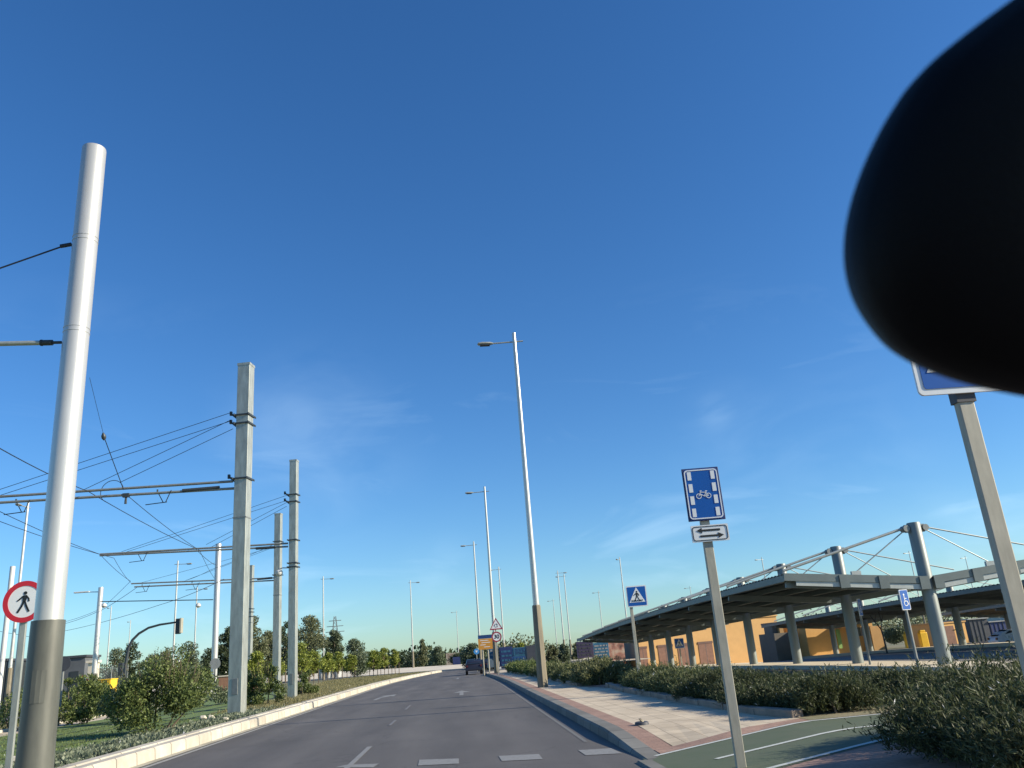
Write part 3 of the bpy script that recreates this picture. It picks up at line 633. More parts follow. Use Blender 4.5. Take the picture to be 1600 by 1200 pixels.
# ------------------------------------------------------------------ street lamps
LH = 15.5
def make_lamp():
    t = thing('street_lamp', 'tall silver street lamp with a brown sleeved foot, nearest on the right pavement', 'street lamp', (0, 0, 0), 0, 'street lamps along the road')
    MB().tube([(0, 0, 3.1), (0, 0, LH)], [.13, .085], 20).build('lamp_post', M['silver'], t, smooth=True)
    s = MB(); n = 8
    s.tube([(0, 0, -.1), (0, 0, 3.2), (0, 0, 3.24)], [.215, .175, .15], 8); s.build('post_sleeve', M['sleeveb'], t)
    MB().tube([(.4, 0, LH-.42), (0, 0, LH-.44), (-1.0, 0, LH-.47)], .035, 8).build('lamp_arm', M['galv'], t, smooth=True)
    h = MB(); ring = [(-1.0, .06, .05), (-1.12, .13, .09), (-1.5, .15, .11), (-1.68, .12, .08), (-1.72, .05, .03)]
    vs = []; fs = []
    for x, hw, hh in ring:
        for a in range(10): tt = 2*math.pi*a/10; vs.append((x, hw*math.cos(tt), LH-.48+hh*math.sin(tt)*(1 if math.sin(tt) > 0 else .5)))
    for i in range(len(ring)-1):
        for k in range(10): fs.append((i*10+k, i*10+(k+1) % 10, (i+1)*10+(k+1) % 10, (i+1)*10+k))
    fs += [tuple(range(10)), tuple(range(40, 50))]
    lh = h.add(vs, fs).build('lamp_head', M['galv'], t, smooth=True)
    MB().box(-1.6, -1.15, -.11, .11, LH-.56, LH-.52).build('lamp_glass', M['dark'], lh)
    return t
lamp0 = make_lamp()
def topos(px, py, Z=LH): r = ray(px, py); k = (Z-EYE)/r.z; return r.x*k, r.y*k
lamps = [
    (803, 525, 0, None), (757, 763, 0, 'tall silver street lamp, second along the right pavement, behind the roundabout warning sign'),
    (740, 848, 0, 'street lamp third along the right pavement, its foot behind the orange sign'), (779, 887, 0, 'street lamp rising right of the roundabout warning sign, arm pointing left'),
    (713, 955, 0, 'faint far street lamp between two round trees at the road\'s end'), (871, 893, 180, 'left lamp of the close pair left of the canopy, arm pointing right'),
    (881, 898, 0, 'right lamp of the close pair left of the canopy, arm pointing left'), (864, 937, 0, 'small far street lamp left of the close pair'),
    (935, 924, 0, 'far street lamp between the close pair and the square pedestrian sign'), (968, 872, 60, 'street lamp rising behind the canopy just left of the square pedestrian sign'),
    (1078, 917, 0, 'tiny far street lamp above the canopy roof, between the two blue signs'), (1190, 872, 20, 'street lamp above the canopy, just right of the bicycle sign\'s post'),
    (1420, 862, 20, 'street lamp seen behind the nearest tall canopy mast'), (1508, 870, 20, 'bare far street lamp above the canopy\'s right wing'),
    (641, 908, 180, 'street lamp standing at the far end of the median, over the road bend'), (505, 902, 180, 'street lamp in front of the dark trees left of the road'),
    (278, 878, 180, 'street lamp behind the traffic light, arm pointing right'), (308, 918, 180, 'street lamp between the traffic light and the round mast'),
    (174, 948, 90, 'thin far street lamp right of the mast with a lamp arm'), (204, 970, 90, 'thinnest far street lamp beside the curved traffic light pole'),
    (44, 787, 90, 'street lamp just left of the thick silver mast, above the no-pedestrians sign')]
for px, py, rz, lab in lamps:
    x, y = topos(px, py); o = lamp0 if lab is None else copy_tree(lamp0)
    o.location = (x, y, .15); o.rotation_euler.z = R(rz)
    if lab: o['label'] = lab
# a lamp of the parking court out of view to the right; its shadow falls across the road
for (x, y) in ((21.5, 20.5),):
    o = copy_tree(lamp0); o.location = (x, y, 0); o.rotation_euler.z = R(20); o['label'] = 'street lamp of the parking court out of view, shadow across the road'; o['group'] = 'unseen parking court lamps'

# ------------------------------------------------------------------ signs
def post(t, h, wd=.1, m='post', z0=-.1):
    return MB().box(-wd/2, wd/2, .03, .03+wd*.6, z0, h).build('post', M[m], t, bevel=.008)
# bicycle sign with arrow plate
bp = G(1160, 1197, .08); Yb = bp.y
t = thing('bicycle_sign', 'blue bicycle lane sign above a white two-arrow plate on a beige post', 'sign', bp, R(-4))
k = 1.0
z1 = A(1094, 731, Yb).z-bp.z; z0 = A(1106, 813, Yb).z-bp.z
post(t, z1-.1, .115)
wd = .235
cx = local(t, A(1099, 772, Yb)).x
pn = MB().box(cx-wd, cx+wd, 0, .02, z0, z1).build('sign_panel', M['navy'], t, bevel=.004)
MB().prism(rrect(cx-wd+.02, cx+wd-.02, z0+.015, z1-.015, .04), -.004, -.001).build('blue_field', M['blue'], t)
frame_mb(rrect(cx-wd+.022, cx+wd-.022, z0+.022, z1-.022, .045), rrect(cx-wd+.036, cx+wd-.036, z0+.036, z1-.036, .035), -.008, -.0045).build('white_border', M['signw'], t)
mb = MB(); hh = z1-z0
for s in (-1, 1):
    for i in range(4):
        zc = z0+hh*(.155+.232*i); xc = cx+s*(wd-.085); MB().box(xc-.025, xc+.025, -.008, -.0045, zc-hh*.08, zc+hh*.08).build('dash_mark', M['signw'], t)
mb = MB(); zb = z0+hh*.46
mb.ring(cx-.062, zb, .026, .034, -.009, -.0045, 28); mb.ring(cx+.062, zb, .026, .034, -.009, -.0045, 28)
def seg(a, b, w_=.008): mb.bar((cx+a[0], -.0068, zb+a[1]), (cx+b[0], -.0068, zb+b[1]), .0044, w_, up=(0, 0, 1)) if abs(a[0]-b[0]) > abs(a[1]-b[1]) else mb.bar((cx+a[0], -.0068, zb+a[1]), (cx+b[0], -.0068, zb+b[1]), w_, .0044, up=(0, 1, 0))
for a, b in (((-.062, 0), (-.035, .05)), ((-.035, .05), (.035, .045)), ((-.045, .03), (.008, -.003)), ((.008, -.003), (.062, 0)), ((.008, -.003), (.04, .06)), ((.062, 0), (.033, .04)), ((.025, .062), (.052, .062)), ((-.035, .05), (-.04, .068)), ((-.04, .068), (-.02, .066))): seg(a, b)
mb.build('bicycle_symbol', M['signw'], t)
pz1 = A(1106, 820, Yb).z-bp.z; pz0 = A(1108, 846, Yb).z-bp.z; cx2 = cx+.012
MB().prism(rrect(cx2-.235, cx2+.235, pz0, pz1, .012), 0, .018).build('arrow_plate', M['signw'], t)
ph = pz1-pz0
frame_mb(rrect(cx2-.22, cx2+.22, pz0+.014, pz1-.014, .035), rrect(cx2-.211, cx2+.211, pz0+.023, pz1-.023, .028), -.004, -.001).build('plate_border', M['signb'], t)
mb = MB()
for s, f in ((-1, .68), (1, .34)):
    zc = pz0+ph*f; mb.box(cx2-.13 if s > 0 else cx2-.1, cx2+.1 if s > 0 else cx2+.13, -.004, -.001, zc-.012, zc+.012)
    mb.prism([(cx2+s*.17, zc), (cx2+s*.1, zc+.035), (cx2+s*.1, zc-.035)], -.004, -.001)
mb.build('arrows', M['signb'], t)
# figure walking (pictogram)
def walker(mb, cx, cz, s, y0, y1, flip=1):
    f = flip
    mb.prism(circ(cx+.02*s*f, cz+.42*s, .085*s, 18), y0, y1)
    mb.prism([(cx+f*x*s, cz+z*s) for x, z in ((-.1, .3), (.08, .32), (.12, .22), (.07, -.02), (-.07, -.04), (-.09, .1))][::1], y0, y1)
    def lim(pts, w_):
        for a, b in zip(pts[:-1], pts[1:]):
            A_ = Vector((cx+f*a[0]*s, cz+a[1]*s)); B_ = Vector((cx+f*b[0]*s, cz+b[1]*s)); d = (B_-A_).normalized(); n = Vector((-d.y, d.x))*w_*s/2; e = d*w_*s*.3
            mb.prism([tuple(A_-e+n), tuple(B_+e+n), tuple(B_+e-n), tuple(A_-e-n)], y0, y1)
    lim([(-.07, .27), (-.22, .12), (-.32, .05)], .07); lim([(.08, .28), (.2, .14), (.22, .02)], .07)
    lim([(-.03, 0), (-.1, -.22), (-.26, -.5)], .09); lim([(.03, 0), (.12, -.22), (.26, -.48)], .09)
# square pedestrian crossing signs
def ped_sign(t, cx, z0, z1, full=True):
    w2 = (z1-z0)/2
    MB().prism(rrect(cx-w2, cx+w2, z0, z1, .05*w2*2), 0, .02).build('sign_panel', M['signw'], t)
    e = .055*w2*2
    MB().prism(rrect(cx-w2+e, cx+w2-e, z0+e, z1-e, .03*w2*2), -.005, -.001).build('blue_field', M['blue'], t)
    MB().prism([(cx-w2*.78, z0+w2*.42), (cx+w2*.78, z0+w2*.42), (cx, z1-w2*.16)], -.009, -.0055).build('white_triangle', M['signw'], t)
    mb = MB(); walker(mb, cx, z0+w2*1.02, w2*.95, -.013, -.0095)
    mb.build('walking_figure', M['signb'], t)
    mb = MB()
    for i in range(7):
        x = cx+(i-3)*w2*.17; mb.prism([(x-w2*.045-.02*(i-3)*w2, z0+w2*.5), (x+w2*.035-.02*(i-3)*w2, z0+w2*.5), (x+w2*.03, z0+w2*.66), (x-w2*.03, z0+w2*.66)], -.0175, -.0135)
    mb.build('zebra_bars', M['signb'], t)
Yq = 27.5; pb = A(1000, 1062, Yq); pb.z = .15
t = thing('pedestrian_crossing_sign', 'blue square crossing sign with walking figure on a grey post in the hedge', 'sign', pb, R(-3))
z1 = A(994, 915, Yq).z-.15; z0 = A(996, 948, Yq).z-.15; cx = local(t, A(995, 932, Yq)).x
post(t, z0+.1, .1); ped_sign(t, cx, z0, z1)
# large near one at right, mostly behind the mirror
Yn = 5.35; pp = A(1519, 622, Yn); bb = (pp.x-.03, Yn, .15)
t = thing('pedestrian_crossing_sign', 'large blue square sign with white border, half hidden by the mirror, on a close post', 'sign', bb, R(-2))
post(t, pp.z-.15+.1, .115)
z0 = A(1480, 615, Yn).z-.15; xl = local(t, A(1432, 590, Yn)).x; s = .39
ped_sign(t, xl+s, z0, z0+2*s)
MB().box(-.07, .07, .02, .11, z0-.06, z0+.04).build('clamp', M['dgrey'], t)
# far one beneath the canopy
Yf = 62; pf = A(1066, 1040, Yf); pf.z = zpark(Yf)
t = thing('pedestrian_crossing_sign', 'tiny blue crossing sign under the canopy in front of the yellow building', 'sign', pf, 0)
z1 = A(1065, 997, Yf).z-pf.z; post(t, z1-.3, .09); ped_sign(t, 0, z1-.7, z1)
# no-pedestrians sign
Yz = 14.8; c = A(38, 940, Yz); base = A(8, 1180, Yz); 
t = thing('no_pedestrians_sign', 'round red-ringed sign with walking figure, behind the thick silver mast', 'sign', (c.x, Yz, .2), R(2))
zc = c.z-.2; rr = .345
post(t, zc+.25, .1, 'galv')
MB().prism(circ(0, zc, rr, 48), 0, .02).build('sign_disc', M['signw'], t)
MB().ring(0, zc, rr*.76, rr, -.006, -.001, 56).build('red_ring', M['red_s'], t)
mb = MB(); walker(mb, 0, zc-.0, rr*.98, -.006, -.001, flip=1); mb.build('walking_figure', M['signb'], t)
# roundabout warning triangle + 30 disc
Yr = 63; pr = A(779, 1056, Yr); pr.z = .158
t = thing('speed_limit_sign', 'red triangle with roundabout arrows above a round 30 sign on one post', 'sign', pr, 0)
c3 = local(t, A(776, 995, Yr)); ct = local(t, A(775, 976, Yr))
post(t, ct.z+.3, .09)
MB().prism(circ(c3.x, c3.z, .37, 36), 0, .02).build('sign_disc', M['signw'], t); MB().ring(c3.x, c3.z, .28, .37, -.006, -.001, 40).build('red_ring', M['dkred'], t)
text_mesh('30', .4, 'number', M['signb'], t, c3.x, -.004, c3.z, .012)
def tri(s): return [(ct.x-s*.5, ct.z-s*.36), (ct.x+s*.5, ct.z-s*.36), (ct.x, ct.z+s*.5)]
MB().prism(tri(1.0), 0, .02).build('sign_triangle', M['signw'], t)
frame_mb(tri(1.0), tri(.76), -.006, -.001).build('red_border', M['dkred'], t)
mb = MB()
for a0 in (0, 120, 240):
    pts = [(ct.x+.115*math.cos(R(a0+a)), -.003, ct.z-.06+.115*math.sin(R(a0+a))) for a in range(0, 80, 10)]
    mb.tube(pts, .018, 6); e = a0+92; a_ = R(e); 
    mb.prism([(ct.x+.07*math.cos(R(e-16)), ct.z-.06+.07*math.sin(R(e-16))), (ct.x+.165*math.cos(R(e-16)), ct.z-.06+.165*math.sin(R(e-16))), (ct.x+.115*math.cos(R(e+6)), ct.z-.06+.115*math.sin(R(e+6)))], -.008, -.002)
mb.build('roundabout_arrows', M['signb'], t)
# orange information board
Yo = 72; po = A(757, 1055, Yo); po.z = .158
t = thing('information_board', 'orange board with a blue header on two posts at the pavement\'s end', 'sign', po, 0)
c = local(t, A(759.5, 1003, Yo)); zt = local(t, A(759, 992, Yo)).z; zb_ = local(t, A(760, 1014.5, Yo)).z; wd = .66
MB().box(c.x-wd, c.x+wd, 0, .05, zb_, zt-(zt-zb_)*.26).build('orange_panel', M['orange'], t)
MB().box(c.x-wd, c.x+wd, -.005, .05, zt-(zt-zb_)*.25, zt).build('blue_header', M['dblue'], t)
mb = MB()
for i, (a, b) in enumerate(((-.5, .2), (-.4, .35), (-.5, -.05), (-.2, .3))): z = zb_+(zt-zb_)*(.62-.15*i); MB().box(c.x+a, c.x+b, -.004, -.001, z-.025, z+.025).build('pale_marking', M['signw'], t)
for x in (-.32, .12): MB().tube([(c.x+x, .08, -.1), (c.x+x, .08, zb_+.4)], .06, 10).build('post', M['post'], t)
# blue mini roundabout disc
Yk = 92; pk = A(745, 1045, Yk); pk.z = .1
t = thing('keep_right_sign', 'small round light-blue arrow sign on a thin post above the dark car', 'sign', pk)
c = local(t, A(744.5, 1018, Yk)); MB().prism(circ(c.x, c.z, .3, 30), 0, .02).build('sign_disc', mat('light_blue', (.05, .25, .55), .4), t)
MB().prism([(c.x-.14, c.z+.1), (c.x+.14, c.z+.1), (c.x, c.z-.14)], -.005, -.001).build('arrow', M['signw'], t); MB().tube([(c.x, .05, 0), (c.x, .05, c.z)], .035, 8).build('post', M['post'], t)
# round sign back and its post, left
def disc_sign(name, label, px, py, Y, r, mfront, mring=None, zb=.2, tilt=0, pm='post'):
    c = A(px, py, Y); t = thing(name, label, 'sign', (c.x, Y, zb), tilt); z = c.z-zb
    MB().tube([(0, .05, -.1), (0, .05, z+r*.8)], .04, 8).build('post', M[pm], t)
    MB().prism(circ(0, z, r, 36), 0, .02).build('sign_disc', M[mfront], t)
    if mring: MB().ring(0, z, r*.72, r, -.006, -.001, 36).build('red_ring', M[mring], t)
    return t, z
disc_sign('round_sign', 'dark back of a round sign right of the thick silver mast', 99, 1037, 36, .29, 'dgrey', pm='galvd')
t, z = disc_sign('round_sign', 'small round red-rimmed white sign in front of the grey building', 131, 1061, 58, .24, 'signw', 'red_s')
MB().box(-.03, .03, -.01, -.003, z-.12, z+.12).build('dark_bar', M['signb'], t)
t, z = disc_sign('round_sign', 'pale grey round sign in front of the round silver mast\'s foot', 336, 1037, 56, .33, 'back', pm='dgrey')
# disabled parking signs
def acc_sign(px, py, Y, label, rot):
    c = A(px, py, Y); zb = zpark(Y); t = thing('disabled_parking_sign', label, 'sign', (c.x, Y, zb), R(rot), 'disabled parking signs by the canopy'); z = c.z-zb
    MB().tube([(0, .05, -.1), (0, .05, z+.2)], .045, 10).build('post', M['galvd'], t)
    MB().prism(rrect(-.23, .23, z-.4, z+.4, .04), 0, .03).build('sign_panel', M['signw'], t); MB().prism(rrect(-.205, .205, z-.375, z+.375, .03), -.005, -.001).build('blue_field', M['blue'], t)
    mb = MB(); mb.ring(.01, z-.14, .085, .11, -.01, -.006, 24); mb.prism(circ(-.03, z+.2, .04, 14), -.01, -.006); mb.bar((-.03, -.008, z+.16), (-.03, -.008, z-.06), .03, .004, up=(0, 1, 0)); mb.bar((-.03, -.008, z+.05), (.08, -.008, z+.05), .004, .03); mb.bar((-.03, -.008, z-.06), (.1, -.008, z-.06), .004, .03); mb.bar((.1, -.008, z-.06), (.15, -.008, z-.2), .03, .004, up=(0, 1, 0))
    mb.build('wheelchair_symbol', M['signw'], t)
    for ch in t.children:
        if ch.name.split('.')[0] != 'post': ch.scale = (.78, 1, .78); ch.location.z = z*.22
    return t
acc_sign(1414, 937, 26.0, 'blue wheelchair parking sign just left of the nearest tall canopy mast', 20)
acc_sign(1344, 949, 31.2, 'blue wheelchair parking sign seen edge-on right of the second canopy post', 48)

# ------------------------------------------------------------------ traffic light
Yt = 50; tb = A(193, 1068, Yt); tb.z = .17
t = thing('traffic_light', 'traffic signal hanging from a curved dark arm over the tram crossing', 'traffic light', tb)
pts = [local(t, A(px, py, Yt)) for px, py in ((193, 1068), (196, 1040), (201, 1012), (207, 1000), (217, 990), (232, 981), (250, 976), (277, 972))]
pts[0].z = -.1
MB().tube(pts, [.1, .09, .08, .075, .07, .065, .06, .05], 12).build('curved_pole', M['dark'], t, smooth=True)
c = local(t, A(279, 975, Yt))
hb = MB().box(c.x-.14, c.x+.12, -.14, .14, c.z-.55, c.z+.3).build('signal_head', M['dark'], t, bevel=.03)
MB().box(c.x+.125, c.x+.2, -.2, .2, c.z-.5, c.z+.32).build('backing_board', M['post'], t)
t2 = thing('pedestrian_signal', 'dark signal box on the foot of the curved traffic light pole', 'signal', A(189, 1046, Yt+.5)); MB().box(-.13, .13, -.12, .12, -.35, .35).build('signal_box', M['dark'], t2, bevel=.03); MB().box(.13, .3, -.03, .03, -.03, .03).build('bracket', M['dark'], t2)

# ------------------------------------------------------------------ canopies
def canopy(X, Y0, n, step, label, zl=3.07, zv=2.64, wing=4.9, zoff=0.):
    t = thing('parking_canopy', label, 'canopy', (X, 0, 0), 0, 'butterfly roofed parking canopies')
    ys = [Y0+i*step for i in range(n)]; Y1 = ys[-1]+3.0; Ya = Y0-.25
    zo = lambda y: zpark(y, 15)+zoff
    yy = frange(Ya, Y1, int((Y1-Ya)/1.2))
    for s in (-1, 1):
        # corrugated roof sheet, wing rising outward
        nst = int((Y1-Ya)/.16); vs = []; fs = []
        for i in range(nst+1):
            y = Ya+(Y1-Ya)*i/nst; dz = .022 if i % 2 else -.022
            vs += [(s*.12, y, zv+zo(y)+.26+dz), (s*wing, y, zl+zo(y)+.26+dz), (s*.12, y, zv+zo(y)+.24+dz), (s*wing, y, zl+zo(y)+.24+dz)]
            if i: o = 4*i; fs += [(o-4, o-3, o+1, o), (o-2, o-1, o+3, o+2), (o-3, o-1, o+3, o+1)]
        MB().add(vs, fs).build('roof_sheet', M['corr'], t)
        # purlins
        mb = MB()
        for k in range(5):
            x = s*(.5+(wing-.7)*k/4); zz = zv+(zl-zv)*abs(x)/wing
            P_ = [(x, y, zz+zo(y)+.13) for y in yy[::4]+[yy[-1]]]; sect(P_, .09, .17).build('purlin', M['beam'], t)
        sect([(s*wing, y, zl+zo(y)+.12) for y in yy[::4]+[yy[-1]]], .05, .2).build('eave_fascia', M['beam'], t)
        # cross beams at each mast
        for i, y in enumerate(ys): MB().bar((s*.2, y, zv+zo(y)-.06), (s*(wing-.1), y, zl+zo(y)-.06), .12, .22).build('rafter', M['beam'], t)
        # end frame: fascia, bar with the lit purlin face put into its pale colour, brackets
        MB().bar((s*.2, Ya-.05, zv+.16+zoff), (s*(wing+.03), Ya-.05, zl+.16+zoff), .05, .24).build('end_fascia', M['beam'], t)
        MB().bar((s*.25, Ya-.03, zv-.06+zoff), (s*(wing-.35), Ya-.03, zl-.06+zoff), .03, .16).build('lit_purlin_face', M['lbeam'], t)
        for f in (.05, .33, .6): x = s*wing*f; zz = zv+(zl-zv)*f+zoff; MB().bar((x-.16, Ya-.09, zz+.05), (x+.16, Ya-.09, zz+.05), .04, .42).build('end_bracket', M['beam'], t)
    for i, y in enumerate(ys):
        z = zo(y); ht = 4.72
        m = MB().tube([(0, y, z-.1), (0, y, z+ht-.03), (0, y, z+ht)], [.22, .22, .205], 24).build('mast', M['mastc'], t, smooth=True)
        for s in (-1, 1):
            mb = MB(); mb.box(min(s*.2, s*.34), max(s*.2, s*.34), y-.05, y+.05, z+ht-.32, z+ht-.06); mb.tube([(s*.34, y-.14, z+ht-.19), (s*.34, y+.14, z+ht-.19)], .11, 12); mb.build('stay_bracket', M['galvd'], m)
        for s in (-1, 1):
            MB().tube([(s*.36, y, z+ht-.16), (s*(wing-.1), y, zl+z+.38)], .045 if s < 0 else .026, 8).build('stay_rod', M['rod'], m)
            MB().tube([(s*.36, y, z+ht-.24), (s*2.35, y, zv+z+(zl-zv)*.48+.38)], .02, 8).build('stay_rod', M['rod'], m)
            MB().box(s*2.35-.16, s*2.35+.16, y-.05, y+.05, zv+z+(zl-zv)*.48+.2, zv+z+(zl-zv)*.48+.42).build('anchor_plate', M['lbeam'], m)
    return t
canopy(15.5, 27.2, 9, 6.18, 'nearest butterfly-roofed grey parking canopy hung from tall round masts')
canopy(31., 27.2, 8, 6.18, 'second parking canopy, its dark roof showing behind the nearest tall mast', zoff=-.32)
canopy(46.5, 27.2, 8, 6.18, 'farthest parking canopy at the right edge, low behind the second', zoff=-.55)

# ------------------------------------------------------------------ buildings right
def facade_building(name, label, a, b, depth, h, wm, doors, zb, parapet=.3, sidem=None):
    """a,b ground corners of the front wall (left, right); local x along the front"""
    a = Vector(a); b = Vector(b); d = b-a; Lx = d.length; rz = math.atan2(d.y, d.x)
    t = thing(name, label, 'building', (a.x, a.y, zb), rz)
    w_ = MB().box(0, Lx, 0, depth, -.3, h).build('wall', M[wm], t)
    if sidem: MB().box(-.06, -.003, .02, depth, -.3, h-.02).build('side_wall', M[sidem], t)
    MB().box(-.12, Lx+.12, -.12, depth+.1, h, h+.15).build('roof', M[wm], t)
    return t, Lx
zb = -1.45
a = A(995, 1037, 88); b = A(1224, 1031, 92)
hA = A(1223, 962, b.y).z-zb
t, Lx = facade_building('yellow_building', 'long yellow rendered building with brown double doors behind the canopy', a.xy, b.xy, 10, hA, 'yellow', None, zb, sidem='greywall')
for (l, r, tp) in ((999, 1012, 1006), (1030, 1053, 1004), (1061, 1083, 1002), (1094, 1116, 1000)):
    def lx(px, py=1030):
        rr = ray(px, py); # intersection with facade line
        ax, ay = a.x, a.y; dx, dy = (b.x-a.x), (b.y-a.y); det = rr.x*(-dy)-(-dx)*rr.y
        s = (rr.x*ay-rr.y*ax)/(rr.y*dx-rr.x*dy); return s*Lx
    x0, x1 = lx(l), lx(r); hd = 2.5
    dd = MB().box(x0, x1, -.05, .02, 0, hd).build('door', M['brown'], t)
    MB().box(x0-.06, x1+.06, -.08, .02, hd, hd+.22).build('lintel', mat('lintel_brown', (.11, .06, .045), .7), dd)
    MB().box((x0+x1)/2-.02, (x0+x1)/2+.02, -.055, -.051, 0, hd).build('door_gap', M['dgrey'], dd)
t.rotation_euler.z = t.rotation_euler.z
t = thing('wooden_bench', 'dark brown bench between the yellow building\'s doors', 'bench', G(1023, 1035, -.85)+Vector((0, -1, 0)), math.atan2(b.y-a.y, b.x-a.x))
MB().box(-.8, .8, -.2, .2, .4, .46).build('seat', M['brown'], t); MB().box(-.8, .8, .16, .2, .5, .85).build('backrest', M['brown'], t)
for x in (-.65, .65): MB().box(x-.04, x+.04, -.18, .18, 0, .4).build('leg', M['dark'], t)
# middle block with overhang
Yb2 = 74
a = A(1266, 1026, Yb2); b = A(1362, 1022, Yb2); zb2 = -.78
hB = A(1340, 970, Yb2).z-zb2
t = thing('yellow_block', 'smaller orange-yellow block with a dark window, seen between canopy posts', 'building', (a.x, Yb2, zb2), R(3)); Lb = b.x-a.x
MB().box(0, Lb, 0, 7, -.3, hB).build('wall', M['yellow2'], t)
MB().box(Lb*.58, Lb+.1, -1.2, 7, hB-.55, hB+.1).build('roof_overhang', M['yellow2'], t)
MB().box(Lb+.0, Lb+1.1, -.9, 6, -.3, hB-.56).build('side_pier', M['yellow'], t)
wn = MB().box(Lb*.78, Lb*.96, -.06, .03, 1.5, 2.55).build('window', M['glass'], t); MB().box(Lb*.91, Lb*.97, -.1, -.062, 1.5, 2.6).build('shutter', M['back'], wn)
MB().box(Lb*.5, Lb*.56, -.1, -.0, .6, 2.2).build('green_board', M['green_b'], t)
MB().box(-2.3, -.6, 1.5, 5, -.3, hB-.5).build('annex', M['greywall'], t)
# side pier of building 1 (thin yellow fin with dark doorway)
t = thing('entrance_kiosk', 'narrow yellow entrance pier and dark doorway right of the long yellow building', 'kiosk', (A(1226, 1030, 76).x, 76, zb2))
MB().box(0, .35, 0, 3, -.2, 3.1).build('pier', M['yellow'], t); MB().box(-.5, -.03, .5, 2.6, -.2, 3.1).build('dark_door', M['greywall'], t); MB().box(-.6, 1.0, -.2, 3, 3.1, 3.25).build('roof', M['dgrey'], t)
Yb3 = 80
a = A(1466, 1006, Yb3); b = A(1519, 1002, Yb3); zb3 = A(1490, 1006, Yb3).z; 
t = thing('yellow_hut', 'small yellow hut with a brown door, right of the nearest tall mast', 'building', (a.x, Yb3, zb3-.4), R(8)); Lb = b.x-a.x; hC = A(1490, 973, Yb3).z-zb3+.4
MB().box(0, Lb, 0, 4, -2, hC).build('wall', M['yellow2'], t); MB().box(-.1, Lb+.1, -.1, 4.1, hC, hC+.12).build('roof', M['yellow'], t)
MB().box(Lb*.2, Lb*.6, -.05, .02, .3, hC-.25).build('door', M['brown'], t)
# yellow bollards / plastic barriers
for i, px in enumerate((1424, 1447)):
    c = A(px, 1018, 60); t = thing('yellow_bollard', ['yellow plastic bollard left of the nearest tall mast, behind a canopy post', 'brighter yellow bollard touching the nearest tall mast'][i], 'bollard', (c.x, 60, zpark(60)), 0, 'yellow bollards by the canopy')
    MB().box(-.28, .28, -.2, .2, 0, 1.15).build('bollard_body', M['ylw'], t, bevel=.05); MB().box(-.2, .2, -.14, .14, 1.15, 1.3).build('cap', M['ylw'], t, bevel=.04)
# bare Y-shaped tree
c = A(1388, 1028, 55); t = thing('bare_tree', 'leafless Y-shaped young tree in front of the green verge', 'tree', (c.x, 55, zpark(55)))
mb = MB().tube([(0, 0, -.1), (-.03, 0, 1.0), (-.08, 0, 1.5)], [.07, .055, .05], 8)
mb.build('trunk', M['dark'], t); mb = MB(); mb.tube([(-.08, 0, 1.5), (-.35, .1, 2.0), (-.6, .1, 2.45)], [.045, .035, .02], 6); mb.tube([(-.08, 0, 1.5), (.05, 0, 2.0), (.03, .1, 2.6)], [.045, .03, .02], 6); mb.tube([(.05, 0, 2.0), (.3, .1, 2.4)], [.03, .015], 6); mb.tube([(-.35, .1, 2.0), (-.2, .1, 2.45)], [.03, .015], 6); mb.build('branches', M['dark'], t)
# mesh fence / sheds at the right edge
Yg = 95
for i, (p0, p1, tp, m_, lab) in enumerate(((1521, 1552, 968, 'dgrey', 'dark grey shed wall right of the yellow hut'), (1553, 1585, 972, 'navy', 'bluish dark shed behind the white car'), (1586, 1640, 962, 'galv', 'pale ribbed shed at the right edge of the photo'))):
    a = A(p0, 1006, Yg); b = A(p1, 1006, Yg); h = A(p0, tp, Yg).z+1.5
    t = thing('shed', lab, 'shed', (a.x, Yg, -1.5)); MB().box(0, b.x-a.x, 0, 5, 0, h).build('wall', M[m_], t); MB().box(-.1, b.x-a.x+.1, -.15, 5, h, h+.12).build('roof', M['back'], t)
    mb = MB()
    for k in range(int((b.x-a.x)/.5)): mb.box(k*.5+.1, k*.5+.16, -.05, 0, 0, h-.02)
    mb.build('ribs', M['back' if i == 2 else 'dark'], t)

# boards and lorries beyond the hedge, centre right
def board(name, label, cat, px0, px1, pt, pb, Y, m, detail=None, depth=.3, legs=True, zb=None):
    a = A(px0, pb, Y); b = A(px1, pt, Y); zb = zb if zb is not None else -.5
    t = thing(name, label, cat, (a.x, Y, zb)); Lx = b.x-a.x
    MB().box(0, Lx, 0, depth, a.z-zb if legs else 0, b.z-zb).build('panel' if legs else 'body', M[m], t, bevel=.02)
    if legs:
        for x in (.12, Lx-.12): MB().box(x-.05, x+.05, .05, .15, 0, a.z-zb).build('leg', M['galvd'], t)
    mb = MB(); g = random.Random(px0)
    if detail:
        hgt = b.z-a.z
        for r_ in range(4):
            x = Lx*.1
            while x < Lx*.85:
                w_ = g.uniform(.1, .3)*Lx; z = (a.z-zb)+hgt*(.15+.2*r_); MB().box(x, min(x+w_, Lx*.92), -.02, -.002, z, z+hgt*.09).build('pale_marking', M[detail], t); x += w_+Lx*.06
    return t
board('freight_container', 'dark navy container beside the speed sign posts', 'container', 783, 800, 1010, 1046, 118, 'navy', 'teal', 4, False, .1)
board('freight_container', 'teal-grey container behind the orange board', 'container', 766, 778, 1009, 1044, 122, 'teal', 'back', 4, False, .1)
board('freight_container', 'teal container with blue lower half left of the brown lamp sleeve', 'container', 803, 832, 1010, 1024, 112, 'teal', 'navy', 4, False, .1)
board('freight_container', 'bright blue low container under the teal one', 'container', 801, 821, 1025, 1038, 105, 'dblue', 'teal', 3, False, .1)
board('freight_container', 'violet-grey container right of the brown lamp sleeve', 'container', 838, 849, 1006, 1034, 108, 'violet', None, 3, False, .1)
